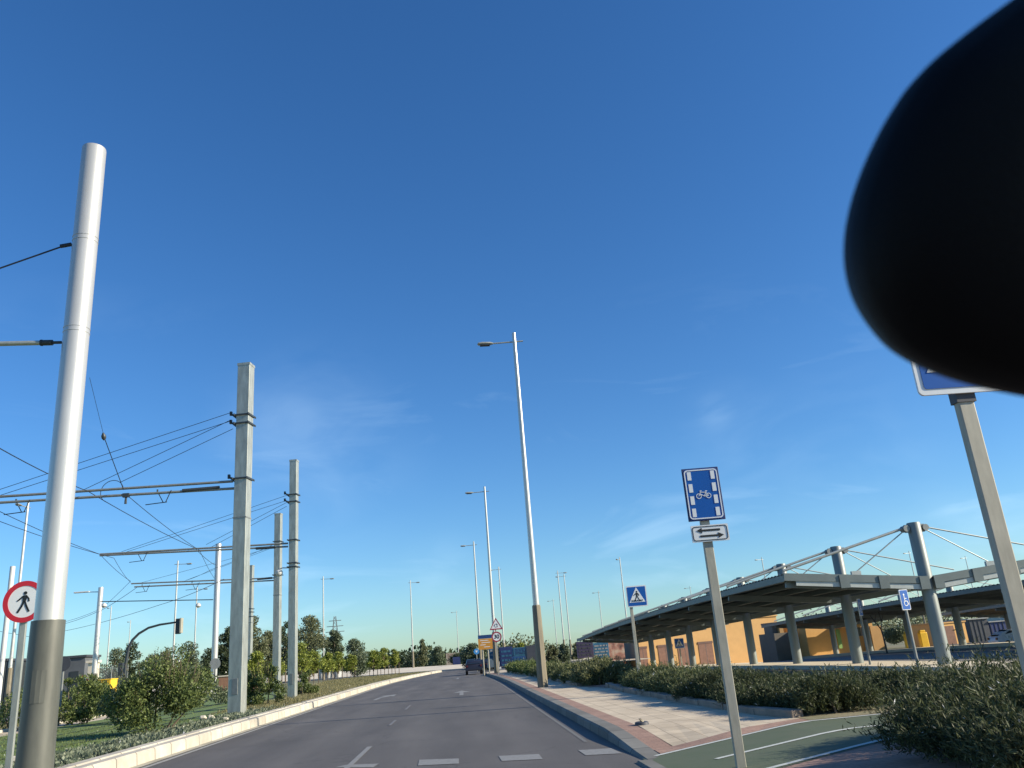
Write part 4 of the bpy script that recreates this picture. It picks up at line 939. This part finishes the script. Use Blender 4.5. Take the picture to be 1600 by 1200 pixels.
board('freight_container', 'dark violet panel right of the grey container', 'container', 824, 836, 1008, 1034, 108, 'dgrey', None, 3, False, .1)
board('notice_board', 'dark notice board with faint rows, under the canopy\'s far tip', 'board', 903, 926, 1001, 1029, 82, 'violet', 'dgrey')
board('glass_shelter', 'grey-green glazed shelter right of the dark notice board', 'shelter', 928, 950, 1003, 1029, 84, 'teal', 'back')
board('painted_wall', 'brown and pink painted wall left of the grey building end', 'wall', 953, 974, 1001, 1036, 88, 'mural', None, .3, False, -.85)
board('stacked_pallets', 'tan crate pile left of the brown lamp sleeve foot', 'crates', 821, 834, 1036, 1043, 90, 'wallc', 'brown', 1, False, 0)
board('ticket_booth', 'small dark blue booth on the far pavement', 'booth', 708, 719, 1026, 1042, 150, 'navy', None, 1.5, False, .3)
board('far_house', 'pale low house on the horizon over the blue booth', 'house', 697, 724, 1019, 1030, 260, 'haze_w', 'brown', 8, False, 0)
board('concrete_barrier', 'white low barrier across the road end behind the sign posts', 'barrier', 757, 783, 1042, 1048, 96, 'white', None, .5, False, .05)
c = A(1576, 1003, 70)
# white shell planters in front of trees
for i, px in enumerate((503, 513, 527)):
    c = A(px, 1050, 140); t = thing('white_planter', ['white tub left of the three under the young trees', 'white tub in the middle under the young trees, shaped like a bucket seat', 'white open-topped tub right of the three'][i], 'planter', (c.x, 140, .2), 0, 'white tubs beyond the median')
    MB().tube([(0, 0, 0), (0, 0, .5), (0, 0, 1.4)], [.5, .65, .85 if i else .5], 14, cap=False).build('tub', M['white'], t, smooth=True); MB().tube([(0, 0, 0.2), (0, 0, 1.0)], [.4, .45], 12).build('soil', M['soil'], t)

# left far buildings and things
def lbuild(name, label, px0, px1, pt, Y, m, depth=12, roofm='dgrey'):
    a = A(px0, pt, Y); b = A(px1, pt+.0, Y); t = thing(name, label, 'building', (a.x, Y, 0)); 
    MB().box(0, b.x-a.x, 0, depth, 0, a.z).build('wall', M[m], t); MB().box(-.2, b.x-a.x+.2, -.2, depth, a.z, a.z+.25).build('roof', M[roofm], t)
    MB().box((b.x-a.x)*.7, (b.x-a.x)*.88, -.06, .02, 0, a.z*.7).build('door', M['dark'], t)
    return t
lbuild('grey_warehouse', 'flat-roofed dark grey building right of the thick silver mast', 62, 133, 1032, 105, 'shed_g', 4)
lbuild('dark_shed', 'very dark shed at the left edge behind the white masts', -60, 9, 1038, 100, 'dark')
lbuild('pale_block', 'pale concrete block beside the grey building, behind the dark-footed mast', 138, 150, 1036, 100, 'wallc', 1., 'wallc')
c = A(155, 1064, 80); t = thing('yellow_skip', 'yellow metal skip behind the dark-footed round mast', 'skip', (c.x-1.2, 80, .17)); MB().slab([(0, 0), (2.2, 0), (2.2, 1.5), (0, 1.5)], .15, A(155, 1063, 80).z-.17).build('body', M['ylw'], t); MB().box(-.05, 2.25, -.05, 1.55, A(155, 1063, 80).z-.17, A(155, 1063, 80).z-.1).build('rim', M['ylw'], t)
mb = MB()
for k in range(4): mb.box(.3+k*.5, .36+k*.5, -.06, 0, .15, A(155, 1063, 80).z-.2)
mb.build('ribs', M['dark'], t)
# wire mesh fence
a = A(150, 1040, 92); b = A(200, 1040, 92); t = thing('mesh_fence', 'thin mesh fence in front of the trees, right of the dark-footed mast', 'fence', (a.x, 92, .17)); mb = MB(); Lx = b.x-a.x
for k in range(26): mb.bar((Lx*k/25, 0, 0), (Lx*k/25, 0, 3.2), .03, .03)
for z in (.1, 1.6, 3.2): mb.bar((0, 0, z), (Lx, 0, z), .04, .04)
mb.build('mesh_panel', M['galvd'], t)
for x in (0, Lx*.5, Lx): MB().tube([(x, 0, -.1), (x, 0, 3.4)], .06, 8).build('post', M['galvd'], t)
# low brick wall
a = A(341, 1072, 75); b = A(358, 1072, 75); t = thing('brick_wall', 'low reddish wall glimpsed left of the tallest square mast', 'wall', (a.x, 75, .1)); MB().box(0, 3.2, 0, .3, 0, 1.5).build('wall', M['brick'], t); MB().box(-.05, 3.25, -.05, .35, 1.5, 1.6).build('coping', M['wallc'], t)
# low pale wall around the far bend
# pylon
Yy = 420; c = A(524, 1040, Yy); t = thing('lattice_pylon', 'distant lattice pylon above the trees', 'pylon', (c.x, Yy, 0)); H_ = A(524, 963, Yy).z
mb = MB()
for sx in (-1, 1):
    for sy in (-1, 1): mb.bar((sx*3, sy*3, 0), (sx*.4, sy*.4, H_), .22, .22)
for k in range(12):
    f0, f1 = k/12, (k+1)/12; w0, w1 = 3-2.6*f0, 3-2.6*f1
    for s in (-1, 1): mb.bar((-w0*s, -w0, H_*f0), (w1*s, -w1, H_*f1), .12, .12)
mb.build('tower', M['galvd'], t); mb = MB()
for f, l in ((.72, 4.5), (.82, 4), (.92, 3)): mb.bar((-l, 0, H_*f), (l, 0, H_*f), .3, .3)
mb.build('cross_arm', M['galvd'], t)
# stub on pavement
c = G(1003, 1133, .15); t = thing('bollard_stub', 'small dark cut-off stub on the pale paving near the kerb', 'stub', c); MB().tube([(0, 0, 0), (0, 0, .05), (0, 0, .06)], [.13, .12, .09], 16).build('stub_base', M['dgrey'], t, smooth=True); MB().tube([(0, 0, .06), (.02, 0, .08)], [.07, .05], 12).build('stub_top', M['sleeveb'], t)

# ------------------------------------------------------------------ cars
def car(label, loc, rz, paint, group=None, s=1.):
    t = thing('parked_car' if paint == 'carw' else 'car', label, 'car', loc, rz); t.scale = (s, s, s)
    prof = [(-2.05, .35), (-2.08, .62), (-1.98, .86), (-1.2, .95), (-.62, 1.36), (-.2, 1.46), (.9, 1.44), (1.5, 1.25), (1.95, .95), (2.05, .7), (2.02, .35)]   # side profile y,z  front at -y
    xs_ = [-.82, -.78, 0, .78, .82]; vs = []; fs = []; n = len(prof)
    for x in (-.84, -.8, .8, .84):
        for y, z in prof:
            xx = x
            if z > .97: xx = x*(.83 if abs(x) > .8 else .8)
            zz = z if abs(x) < .82 else z-.03
            vs.append((xx, y, zz))
    for i in range(3):
        for k in range(n-1): fs.append((i*n+k, i*n+k+1, (i+1)*n+k+1, (i+1)*n+k))
        fs.append((i*n+n-1, i*n, (i+1)*n, (i+1)*n+n-1))
    fs += [tuple(range(n)), tuple(range(3*n, 4*n))]
    MB().add(vs, fs).build('body', M[paint], t, smooth=True)
    mb = MB()
    for s_ in (-1, 1):
        x = s_*.708; mb.add([(s_*.74, -1.0, 1.0), (x, -.55, 1.33), (x, .2, 1.38), (s_*.74, .2, 1.0)], [(0, 1, 2, 3)]); mb.add([(s_*.74, .28, 1.0), (x, .28, 1.38), (x, .95, 1.36), (s_*.74, 1.5, 1.02)], [(0, 1, 2, 3)])
    mb.build('side_window', M['glass'], t)
    MB().add([(-.6, 1.0, 1.43), (.6, 1.0, 1.43), (.66, 1.93, .99), (-.66, 1.93, .99)], [(0, 1, 2, 3)]).build('rear_window', M['glass'], t).location.z = .015
    MB().add([(-.62, -.64, 1.36), (.62, -.64, 1.36), (.68, -1.17, .97), (-.68, -1.17, .97)], [(0, 1, 2, 3)]).build('windscreen', M['glass'], t).location = (0, -.01, .012)
    for sx in (-1, 1):
        for y in (-1.3, 1.3):
            w_ = MB().tube([(sx*.62, y, .32), (sx*.86, y, .32)], .32, 20).build('wheel', M['tyre'], t, smooth=True); MB().tube([(sx*.862, y, .32), (sx*.87, y, .32)], .19, 16).build('rim', M['galv'], w_)
        MB().box(sx*.7-.1, sx*.7+.1, 1.97, 2.09, .72, .9).build('tail_light', M['lampred'], t); MB().box(sx*.62-.14, sx*.62+.14, -2.1, -2.0, .64, .76).build('headlight', M['signw'], t)
    return t
def faces(rz): return R(rz)
c = A(741, 1052, 84); car('dark car driving away in the right lane at the end of the road', (c.x, 84, 0), R(180), 'car', s=.95)
c = A(757, 1049, 93); car('dark car half hidden behind the orange board\'s posts', (c.x+.3, 95, .1), R(160), 'car', s=.8)
c = A(1580, 1008, 66); car('white hatchback parked beyond the big dark bush at the right edge', (c.x+.8, 66, A(1580, 1013, 66).z), R(82), 'carw')

# ------------------------------------------------------------------ vegetation
def tree(px, pt, Y, wpx, lm, label, name='tree', n=2600, leaf=.35, seed=1, zb=.1, trunk=.25, group=None, low=.25, gap=.5):
    top = A(px, pt, Y); x = top.x; H_ = top.z-zb; wd = wpx/F*Y*1.03
    g = random.Random(seed); t = thing(name, label, 'tree', (x, Y, zb), 0, group)
    blobs = []; r = wd/2
    nb = 15
    for i in range(nb):
        f = i/(nb-1); z = H_*(low+(1-low)*f*.93); k = math.sin(math.pi*(.2+.72*f))**.8
        a = g.uniform(0, 6.28); rr = r*k*g.uniform(.2, .6); s = r*g.uniform(.36, .55)*(1-.35*f)
        blobs.append((math.cos(a)*rr, math.sin(a)*rr, min(z, H_-s*.75), s*1.1, s*1.1, s*.8))
    leaves('crown', blobs, n, leaf, .62, LM[lm], seed, t, up=.1, shell=gap)
    mb = MB().tube([(0, 0, -.2), (g.uniform(-.1, .1), 0, H_*.3), (g.uniform(-.2, .2), .1, H_*.75)], [trunk*.16*H_**.5, trunk*.12*H_**.5, .04], 8)
    mb.build('trunk', M['bark'], t)
    mb = MB()
    for b_ in blobs[1:-1:2]: mb.tube([(0, 0, H_*.25*g.uniform(.8, 1.3)), (b_[0]*.5, b_[1]*.5, b_[2]*.75), b_[:3]], [.1, .07, .03], 6)
    mb.build('limbs', M['bark'], t)
    return t
T_ = [
    (178, 1012, 128, 52, 'olive', 'olive-green rounded tree behind the dark-footed mast', .3),
    (203, 1003, 132, 44, 'pine', 'dark tree behind the curved traffic light pole', .32),
    (236, 1022, 135, 46, 'olive', 'low tree behind the left part of the big median shrub', .35),
    (262, 1012, 125, 50, 'euc', 'brownish green tree behind the street lamp over the big shrub', .3),
    (296, 1002, 122, 46, 'olive', 'tree with loose top right of the traffic signal head', .3),
    (328, 1012, 140, 42, 'pine', 'dark tree just left of the round silver mast', .3),
    (357, 979, 118, 44, 'pine', 'dark open-crowned tree between the round mast and the tallest square mast', .3),
    (393, 962, 112, 52, 'euc', 'tall loose gum tree right of the tallest square mast', .28),
    (420, 985, 118, 40, 'euc', 'gum tree behind the shorter square mast', .3),
    (447, 970, 150, 40, 'pine', 'dark tree top between the two slimmer square masts', .35),
    (484, 961, 135, 62, 'euc', 'tallest dark gum tree right of the blotchy square mast', .34),
    (522, 984, 140, 44, 'olive', 'tree beneath the distant pylon', .32),
    (553, 998, 128, 56, 'olive', 'broad grey-green round tree in the middle of the left tree line', .28),
    (660, 998, 190, 22, 'euc', 'thin open-crowned tall tree right of the lamp on the road bend', .35),
    (683, 1010, 170, 32, 'olive', 'rounded grey-green tree at the far bend, left of the blue booth', .3),
    (650, 1018, 200, 40, 'pine', 'low dark tree behind the lamp on the road bend', .35),
    (735, 1005, 125, 36, 'olive', 'round tree behind the small blue arrow sign', .28),
    (716, 1020, 230, 30, 'pine', 'low far tree over the blue booth', .4),
    (815, 1004, 130, 24, 'lime', 'pale green tree above the containers', .3),
    (862, 1008, 110, 22, 'euc', 'small loose tree right of the violet container', .28),
    (880, 1006, 118, 24, 'olive', 'tree behind the close pair of street lamps', .28),
    (900, 1004, 126, 22, 'euc', 'dull green tree left of the canopy\'s far tip', .28),
    (1395, 980, 100, 50, 'olive', 'green tree behind the leafless Y-shaped tree', .28),
    (1430, 985, 110, 44, 'euc', 'green tree behind the yellow bollards', .28),
    (1540, 975, 120, 50, 'pine', 'dark tree behind the sheds at the right', .3),
    (1590, 965, 125, 56, 'olive', 'tree at the right edge behind the pale ribbed shed', .3)]
for i, (px, pt, Y, wp, lm, lab, lf) in enumerate(T_):
    big = wp > 40 and pt < 1000
    tree(px, pt, Y, wp, lm, lab, 'gum_tree' if lm == 'euc' else 'tree', n=8000 if big else 4800, leaf=lf*.8, seed=20+i, low=.2 if pt > 990 else .3, zb=.1 if px < 760 else -.6)
# yellow-green young trees with stakes
for i, (px, pt, Y, wp) in enumerate(((400, 1018, 70, 40), (432, 1026, 78, 34), (468, 1002, 84, 44), (490, 1016, 92, 34), (512, 1020, 100, 30), (528, 1018, 104, 26), (548, 1022, 112, 24), (583, 1016, 110, 26), (600, 1012, 116, 24), (617, 1014, 122, 20))):
    labs = ['light green young tree right of the tallest square mast', 'light green young tree at the foot of the shorter square mast', 'bright yellow-green young tree right of the blotchy mast', 'yellow-green tree over the white tubs, first from the left', 'yellow-green staked tree behind the lamp left of the road', 'young staked tree above the open-topped white tub', 'small young tree in front of the broad round tree', 'staked young tree on the median tip, left of three', 'staked young tree on the median tip, middle of three', 'staked young tree on the median tip, right of three']
    t = tree(px, pt, Y, wp, 'lime', labs[i], 'young_tree', n=2600, leaf=.17, seed=60+i, zb=.2, trunk=.16, group='young staked trees on the median', low=.42, gap=.35)
    for s in (-.5, .5): MB().tube([(s, 0, -.1), (s, 0, 1.5)], .045, 6).build('stake', M['stake'], t)
    MB().bar((-.5, 0, 1.3), (.5, 0, 1.3), .05, .05).build('crossbar', M['stake'], t)
# distant woods
blobs = [(x, 300+rnd.uniform(-20, 20), rnd.uniform(1, 3), 9, 6, rnd.uniform(2, 4.2)) for x in range(-240, 20, 7)]
stuff(leaves('distant_wood', blobs, 15000, 1.3, .7, LM['pine'], 5), 'far dark band of trees along the horizon left of the road end', 'trees')
blobs = [(x, 185+rnd.uniform(-10, 10), rnd.uniform(0, 2), 6, 5, rnd.uniform(2.4, 4.4)) for x in range(8, 150, 5)]
stuff(leaves('distant_wood', blobs, 26000, .5, .7, LM['euc'], 6), 'dull band of trees along the horizon behind the canopy', 'trees')

def bush(name, label, cat, base, blobs, n, leaf, asp, lm, seed, up=.3, group=None, stems=6):
    t = thing(name, label, cat, base, 0, group)
    leaves('foliage', blobs, n, leaf, asp, LM[lm], seed, t, up=up, shell=.45, zmin=.03)
    g = random.Random(seed); mb = MB()
    for i in range(stems):
        b_ = g.choice(blobs); mb.tube([(b_[0]*.3+g.uniform(-.1, .1), b_[1]*.3, -.05), (b_[0]*.7, b_[1]*.7, b_[2]*.6), (b_[0], b_[1], b_[2])], [.03, .02, .008], 5)
    mb.build('stems', M['bark'], t)
    return t
def lump(w_, h, g, n=12, flat=1.):
    bl = []
    for i in range(int(n*1.5)):
        x = g.uniform(-1, 1)*w_*.42; hm = h*(1-.72*(abs(x)/(w_*.5))**1.7)*g.uniform(.8, 1.1); s = g.uniform(.09, .17)*w_
        y = g.uniform(-1, 1)*w_*.26*flat; z = g.uniform(min(s*.7, hm*.4), max(hm-s*.5, hm*.5))
        bl.append((x, y, z, s, s, s*g.uniform(.7, 1)))
    return bl
gb = random.Random(3)
def wispy(t, n, w_, h, seed, lm='bush'):
    """single shoots with paired leaves standing out of the crown"""
    g = np.random.default_rng(seed); V = []; mb = MB()
    for i in range(n):
        a = g.uniform(0, 6.28); r_ = g.uniform(0, .42)*w_; p0 = np.array([math.cos(a)*r_, math.sin(a)*r_*.6, h*(.62-.3*(r_/(w_*.5))**2)]); d = np.array([math.cos(a)*.45*r_/w_*2, math.sin(a)*.3, 1.]); d /= np.linalg.norm(d); Ls = g.uniform(.25, .6)*h*.5
        mb.tube([tuple(p0), tuple(p0+d*Ls*.6), tuple(p0+d*Ls+np.array([g.normal()*.03, 0, 0]))], [.008, .006, .003], 4)
        for k in range(16):
            c_ = p0+d*Ls*(k+1)/16; s = .05+.03*g.random(); q_ = g.normal(size=3); q_[2] = abs(q_[2])*.6; q_ /= np.linalg.norm(q_); b_ = np.cross(q_, g.normal(size=3)); b_ /= np.linalg.norm(b_)
            V += [c_, c_+q_*s*.5+b_*s*.25, c_+q_*s, c_+q_*s*.5-b_*s*.25]
    mb.build('shoots', M['bark'], t); quads('shoot_leaves', np.array(V), LM[lm], t)
c = G(250, 1146, .2)
t = bush('shrub', 'big leafy green shrub on the median, below the traffic light arm', 'shrub', (c.x-.15, c.y+.3, .2), lump(2.8, 2.3, gb, 24), 15000, .08, .5, 'bush', 11); wispy(t, 80, 2.5, 2.5, 5)
c = G(412, 1104, .2)
t = bush('shrub', 'green shrub between the tallest and the blotchy square masts', 'shrub', (c.x, c.y, .2), lump(1.9, 2.0, gb, 18), 7000, .09, .5, 'bush', 12); wispy(t, 30, 1.7, 2.2, 6, 'lime')
c = G(478, 1086, .2); bush('shrub', 'small dark shrub right of the blotchy mast\'s foot', 'shrub', (c.x+.3, c.y-2, .2), lump(1.5, 1.4, gb, 12), 3500, .1, .5, 'bush', 13)
c = A(85, 1105, 34); bush('shrub', 'green shrub right of the thick mast beside the round sign\'s back', 'shrub', (c.x+.2, 36, .2), lump(2.6, 1.9, gb, 16), 6500, .1, .5, 'bush', 14)
c = A(112, 1095, 40); t = bush('shrub', 'loose light shrub under the round sign\'s back', 'shrub', (c.x, 40, .2), lump(1.6, 2.3, gb, 12), 3200, .1, .5, 'bush', 15)
c = A(130, 1080, 62); t = bush('shrub', 'yellow-flowered shrub around the small red-rimmed sign', 'shrub', (c.x-.5, 66, .2), lump(3.0, 1.7, gb, 14), 3000, .14, .6, 'ylf', 16)
c = A(125, 1095, 55); t = bush('shrub', 'dark rounded shrub left of the dark-footed mast', 'shrub', (c.x, 56, .2), lump(2.4, 1.8, gb, 12), 3200, .12, .5, 'bush', 17)
c = A(20, 1105, 34); t = bush('shrub', 'green shrub left of the thick mast, at the photo\'s left edge', 'shrub', (c.x-.3, 35, .2), lump(3.0, 1.5, gb, 14), 4200, .1, .5, 'bush', 18)
c = A(185, 1090, 34); t = bush('shrub', 'grey-green shrub behind the left of the big median shrub', 'shrub', (c.x+.4, 34, .2), lump(2.4, 1.6, gb, 14), 4200, .09, .5, 'olive', 19)
c = A(300, 1085, 45); t = bush('shrub', 'dull shrub behind the right of the big median shrub', 'shrub', (c.x, 46, .2), lump(3.2, 2.0, gb, 14), 4000, .12, .5, 'olive', 21)
# ground cover along the kerb, dry tufts on the median
def scatter(name, label, cat, lm, n, area, size, asp, seed, zb=.2, clump=1., hmax=.2):
    g = np.random.default_rng(seed); V = []
    k = max(1, int(n/28)); cs = np.array([area(g) for _ in range(k)]); r_ = np.array([g.uniform(.08, .32)*clump for _ in range(k)])
    idx = g.integers(0, k, n); a = g.uniform(0, 6.28, n); rr = np.sqrt(g.random(n))*r_[idx]
    P = np.stack([cs[idx, 0]+np.cos(a)*rr, cs[idx, 1]+np.sin(a)*rr, np.full(n, zb)], 1)
    P[:, 2] += g.random(n)*hmax*(1-(rr/(r_[idx]))**2*.8)
    d = np.stack([g.normal(size=n)*.5, g.normal(size=n)*.5, np.abs(g.normal(size=n))+.35], 1); d /= np.linalg.norm(d, axis=1)[:, None]
    b = np.cross(d, g.normal(size=(n, 3))); b /= np.linalg.norm(b, axis=1)[:, None]; s = size*(.5+g.random(n))[:, None]
    V = np.stack([P, P+d*s*.5+b*s*asp*.5, P+d*s, P+d*s*.5-b*s*asp*.5], 1).reshape(-1, 3)
    return stuff(quads(name, V, LM[lm]), label, cat)
def a1(g): y = 11+g.random()**1.3*24; return (-7.2-g.random()**1.4*1.3, y)
scatter('ground_cover', 'low grey-green ground cover between the kerb and the tram turf', 'ground cover', 'cover', 20000, a1, .06, .7, 31, clump=.9, hmax=.12)
def a2(g): y = 33+g.random()*82; return (lk(y)-.7-g.random()*(2.2+max(0, y-45)*.14), y)
scatter('dry_grass', 'dry olive grass tufts on the median beyond the square masts', 'grass', 'dry', 42000, a2, .13, .12, 32, clump=1.6, hmax=.05)
def a3(g): y = 14+g.random()*80; return (-17.6+trackbend(y)-g.random()*4.8, y)
scatter('dry_grass', 'rough grass on the verge beyond the tram turf', 'grass', 'dry', 16000, a3, .16, .12, 33, clump=1.6, hmax=.05)
def a4(g): y = 8+g.random()*24; return (-9-g.random()*6.6, y)
scatter('turf_blades', 'short green turf over the tram track', 'grass', 'bush', 40000, a4, .045, .2, 34, clump=3, hmax=.02)
def a5(g): return (8+g.random()*4, 14+g.random()*50)
scatter('dry_grass', 'rough grass strip behind the hedges', 'grass', 'dry', 8000, a5, .14, .12, 35, zb=-.05, clump=1.4, hmax=.05)

# hedges at right, stone edging
def needle_hedge(name, label, path, wd, h, n, leaf, lm, seed, zb=.15, asp=.1, ragged=.35):
    """rows of upright arching shoots, each carrying needles"""
    g = np.random.default_rng(seed); t = thing(name, label, 'hedge', (path[0][0], path[0][1], zb)); o = Vector(t.location)
    segs = [(np.array(a), np.array(b)) for a, b in zip(path[:-1], path[1:])]; ln = np.array([np.linalg.norm(b-a) for a, b in segs]); V = []
    per = 18; ns = n//per
    for i in range(ns):
        k = g.choice(len(segs), p=ln/ln.sum()); a, b = segs[k]; f = g.random(); c_ = a+(b-a)*f; nrm = np.array([b[1]-a[1], -(b[0]-a[0])]); nrm /= np.linalg.norm(nrm)
        u = g.uniform(-1, 1); Y_ = c_[1]; ww = wd*(1+.18*math.sin(Y_*1.7+seed)); hh = h*(1+ragged*math.sin(Y_*1.3+seed*2+u)*.5+ragged*.45*math.sin(Y_*3.7+u*2+c_[0])+ragged*.3*math.sin(Y_*9+u*5))
        bx = c_+nrm*u*ww*.5*.85; top = hh*(1-.55*abs(u)**2.2)
        z0 = top*g.uniform(.0, .7)*1.; d = np.array([nrm[0]*u*.8+g.normal()*.4, nrm[1]*u*.8+g.normal()*.4, .9+g.random()*.5]); d /= np.linalg.norm(d)
        Ls = g.uniform(.5, 1.0)*min(.42, h*.5)*(1.7 if g.random() < .1 else 1); p0 = np.array([bx[0]-o.x, bx[1]-o.y, z0])
        curl = np.array([g.normal()*.35, g.normal()*.35, -.25])
        tt = (np.arange(per)+1)/per
        C_ = p0+np.outer(tt, d)*Ls+np.outer(tt**2, curl)*Ls*.5
        q_ = g.normal(size=(per, 3))*.75+d; q_ /= np.linalg.norm(q_, axis=1)[:, None]; b_ = np.cross(q_, g.normal(size=(per, 3))); b_ /= np.linalg.norm(b_, axis=1)[:, None]
        s = (leaf*(.6+.7*g.random(per)))[:, None]
        V.append(np.stack([C_, C_+q_*s*.5+b_*s*asp, C_+q_*s, C_+q_*s*.5-b_*s*asp], 1).reshape(-1, 3))
    quads('foliage', np.concatenate(V), LM[lm], t)
    g2 = random.Random(seed); mb = MB()
    for i in range(int(ln.sum()*3)):
        k = g2.choices(range(len(segs)), weights=list(ln))[0]; a, b = segs[k]; c_ = a+(b-a)*g2.random(); x, y = c_[0]-o.x+g2.uniform(-.2, .2)*wd, c_[1]-o.y
        mb.tube([(x, y, -.05), (x+g2.uniform(-.1, .1), y+.05, h*.35), (x+g2.uniform(-.25, .25), y+g2.uniform(-.2, .2), h*.7)], [.025, .016, .006], 5)
    mb.build('stems', M['bark'], t)
    return t
needle_hedge('hedge', 'big dark spiky bush filling the lower right corner, nearest of all', [(5.6, 6.4), (5.72, 9.3), (8.0, 10.3), (11.5, 10.6)], 2.9, .84, 430000, .062, 'rose', 41, ragged=.4)
needle_hedge('hedge', 'dark green ragged hedge from the bicycle sign post to the big bush', [(6.3, 14.3), (6.0, 17), (5.8, 20.5)], 1.8, .55, 150000, .07, 'rose', 42, ragged=.55)
needle_hedge('hedge', 'green spiky hedge left of the bicycle sign post, along the stone edging', [(5.75, 20.7), (5.8, 25), (6.1, 30.2)], 1.6, .58, 110000, .09, 'rosey', 43, ragged=.5)
needle_hedge('hedge', 'dark hedge behind the ragged one, right of the bicycle sign post', [(8.2, 15.0), (7.8, 18.5)], 1.7, .45, 46000, .08, 'rose', 47, ragged=.5)
needle_hedge('hedge', 'tan-green rounded bush at the gap between the hedges', [(5.3, 32.5), (5.4, 35.5)], 2.0, .8, 36000, .14, 'tan', 44)
needle_hedge('hedge', 'grey-green hedge behind the brown-sleeved lamp', [(5.2, 36), (5.0, 46), (4.9, 52)], 1.8, .62, 70000, .16, 'rosey', 45)
needle_hedge('hedge', 'far low hedge beyond the lamp, ending at the speed sign', [(4.9, 52.5), (4.5, 62), (4.2, 72)], 1.6, .72, 32000, .2, 'bush', 46)
g2 = random.Random(9); 
def edging(pts, label):
    t = thing('stone_edging', label, 'edging', (pts[0][0], pts[0][1], .15)); o = Vector(t.location); mb = MB()
    for (x0, y0), (x1, y1) in zip(pts[:-1], pts[1:]):
        Ld = math.hypot(x1-x0, y1-y0); k = max(1, int(Ld/.8))
        for i in range(k):
            a = i/k; b = (i+.97)/k; dz = g2.uniform(-.01, .02); ox = g2.uniform(-.02, .02)
            mb.bar((x0+(x1-x0)*a-o.x+ox, y0+(y1-y0)*a-o.y, .05+dz), (x0+(x1-x0)*b-o.x+ox, y0+(y1-y0)*b-o.y, .05+dz), .22, .15)
    mb.build('stone_blocks', M['stone'], t, bevel=.015); return t
edging([(5.45, 14.3), (5.2, 15.5), (5.05, 19.5), (4.9, 26.5), (5.1, 31)], 'low stone edging along the foot of the right hedge')
edging([(4.4, 33.5), (4.25, 50), (3.6, 72)], 'low dark edging along the far right hedge')
mb = MB().add([(5.42, 13.72, .16), (14, 14.37, .16), (9.0, 31, .165), (5.1, 31, .165)], [(0, 1, 2, 3)]); struct(mb.build('planting_bed', M['soil']))
mb = MB().add([(4.95, 3, .158), (13, 3, .158), (13, 11.5, .158), (5.2, 10.4, .158)], [(0, 1, 2, 3)]); struct(mb.build('planting_bed', M['soil']))
mb = MB().add([(4.5, 31.5, .162), (8, 31.5, .162), (7.5, 74, .162), (3.9, 74, .162)], [(0, 1, 2, 3)]); struct(mb.build('planting_bed', M['soil']))
struct(MB().add([(4.9, 30.4, .17), (7.8, 30.4, .17), (7.8, 33.2, .17), (4.3, 33.2, .17)], [(0, 1, 2, 3)]).build('pavement_border', M['red']))
# litter stones and scraps on the turf edge
for i in range(9):
    y = rnd.uniform(16, 34); x = rnd.uniform(-9.2, -7.3); s = rnd.uniform(.05, .12)
    mb = MB().tube([(-s, 0, 0), (-s*.6, .01, s*.5), (s*.4, 0, s*.6), (s, 0, .02)], [s*.3, s*.7, s*.6, s*.2], 7); tag(mb.build('stone', M['wallc'], loc=(x, y, .22)), 'small pale stones lying in the ground cover by the kerb', 'stone', 'pale stones on the median')
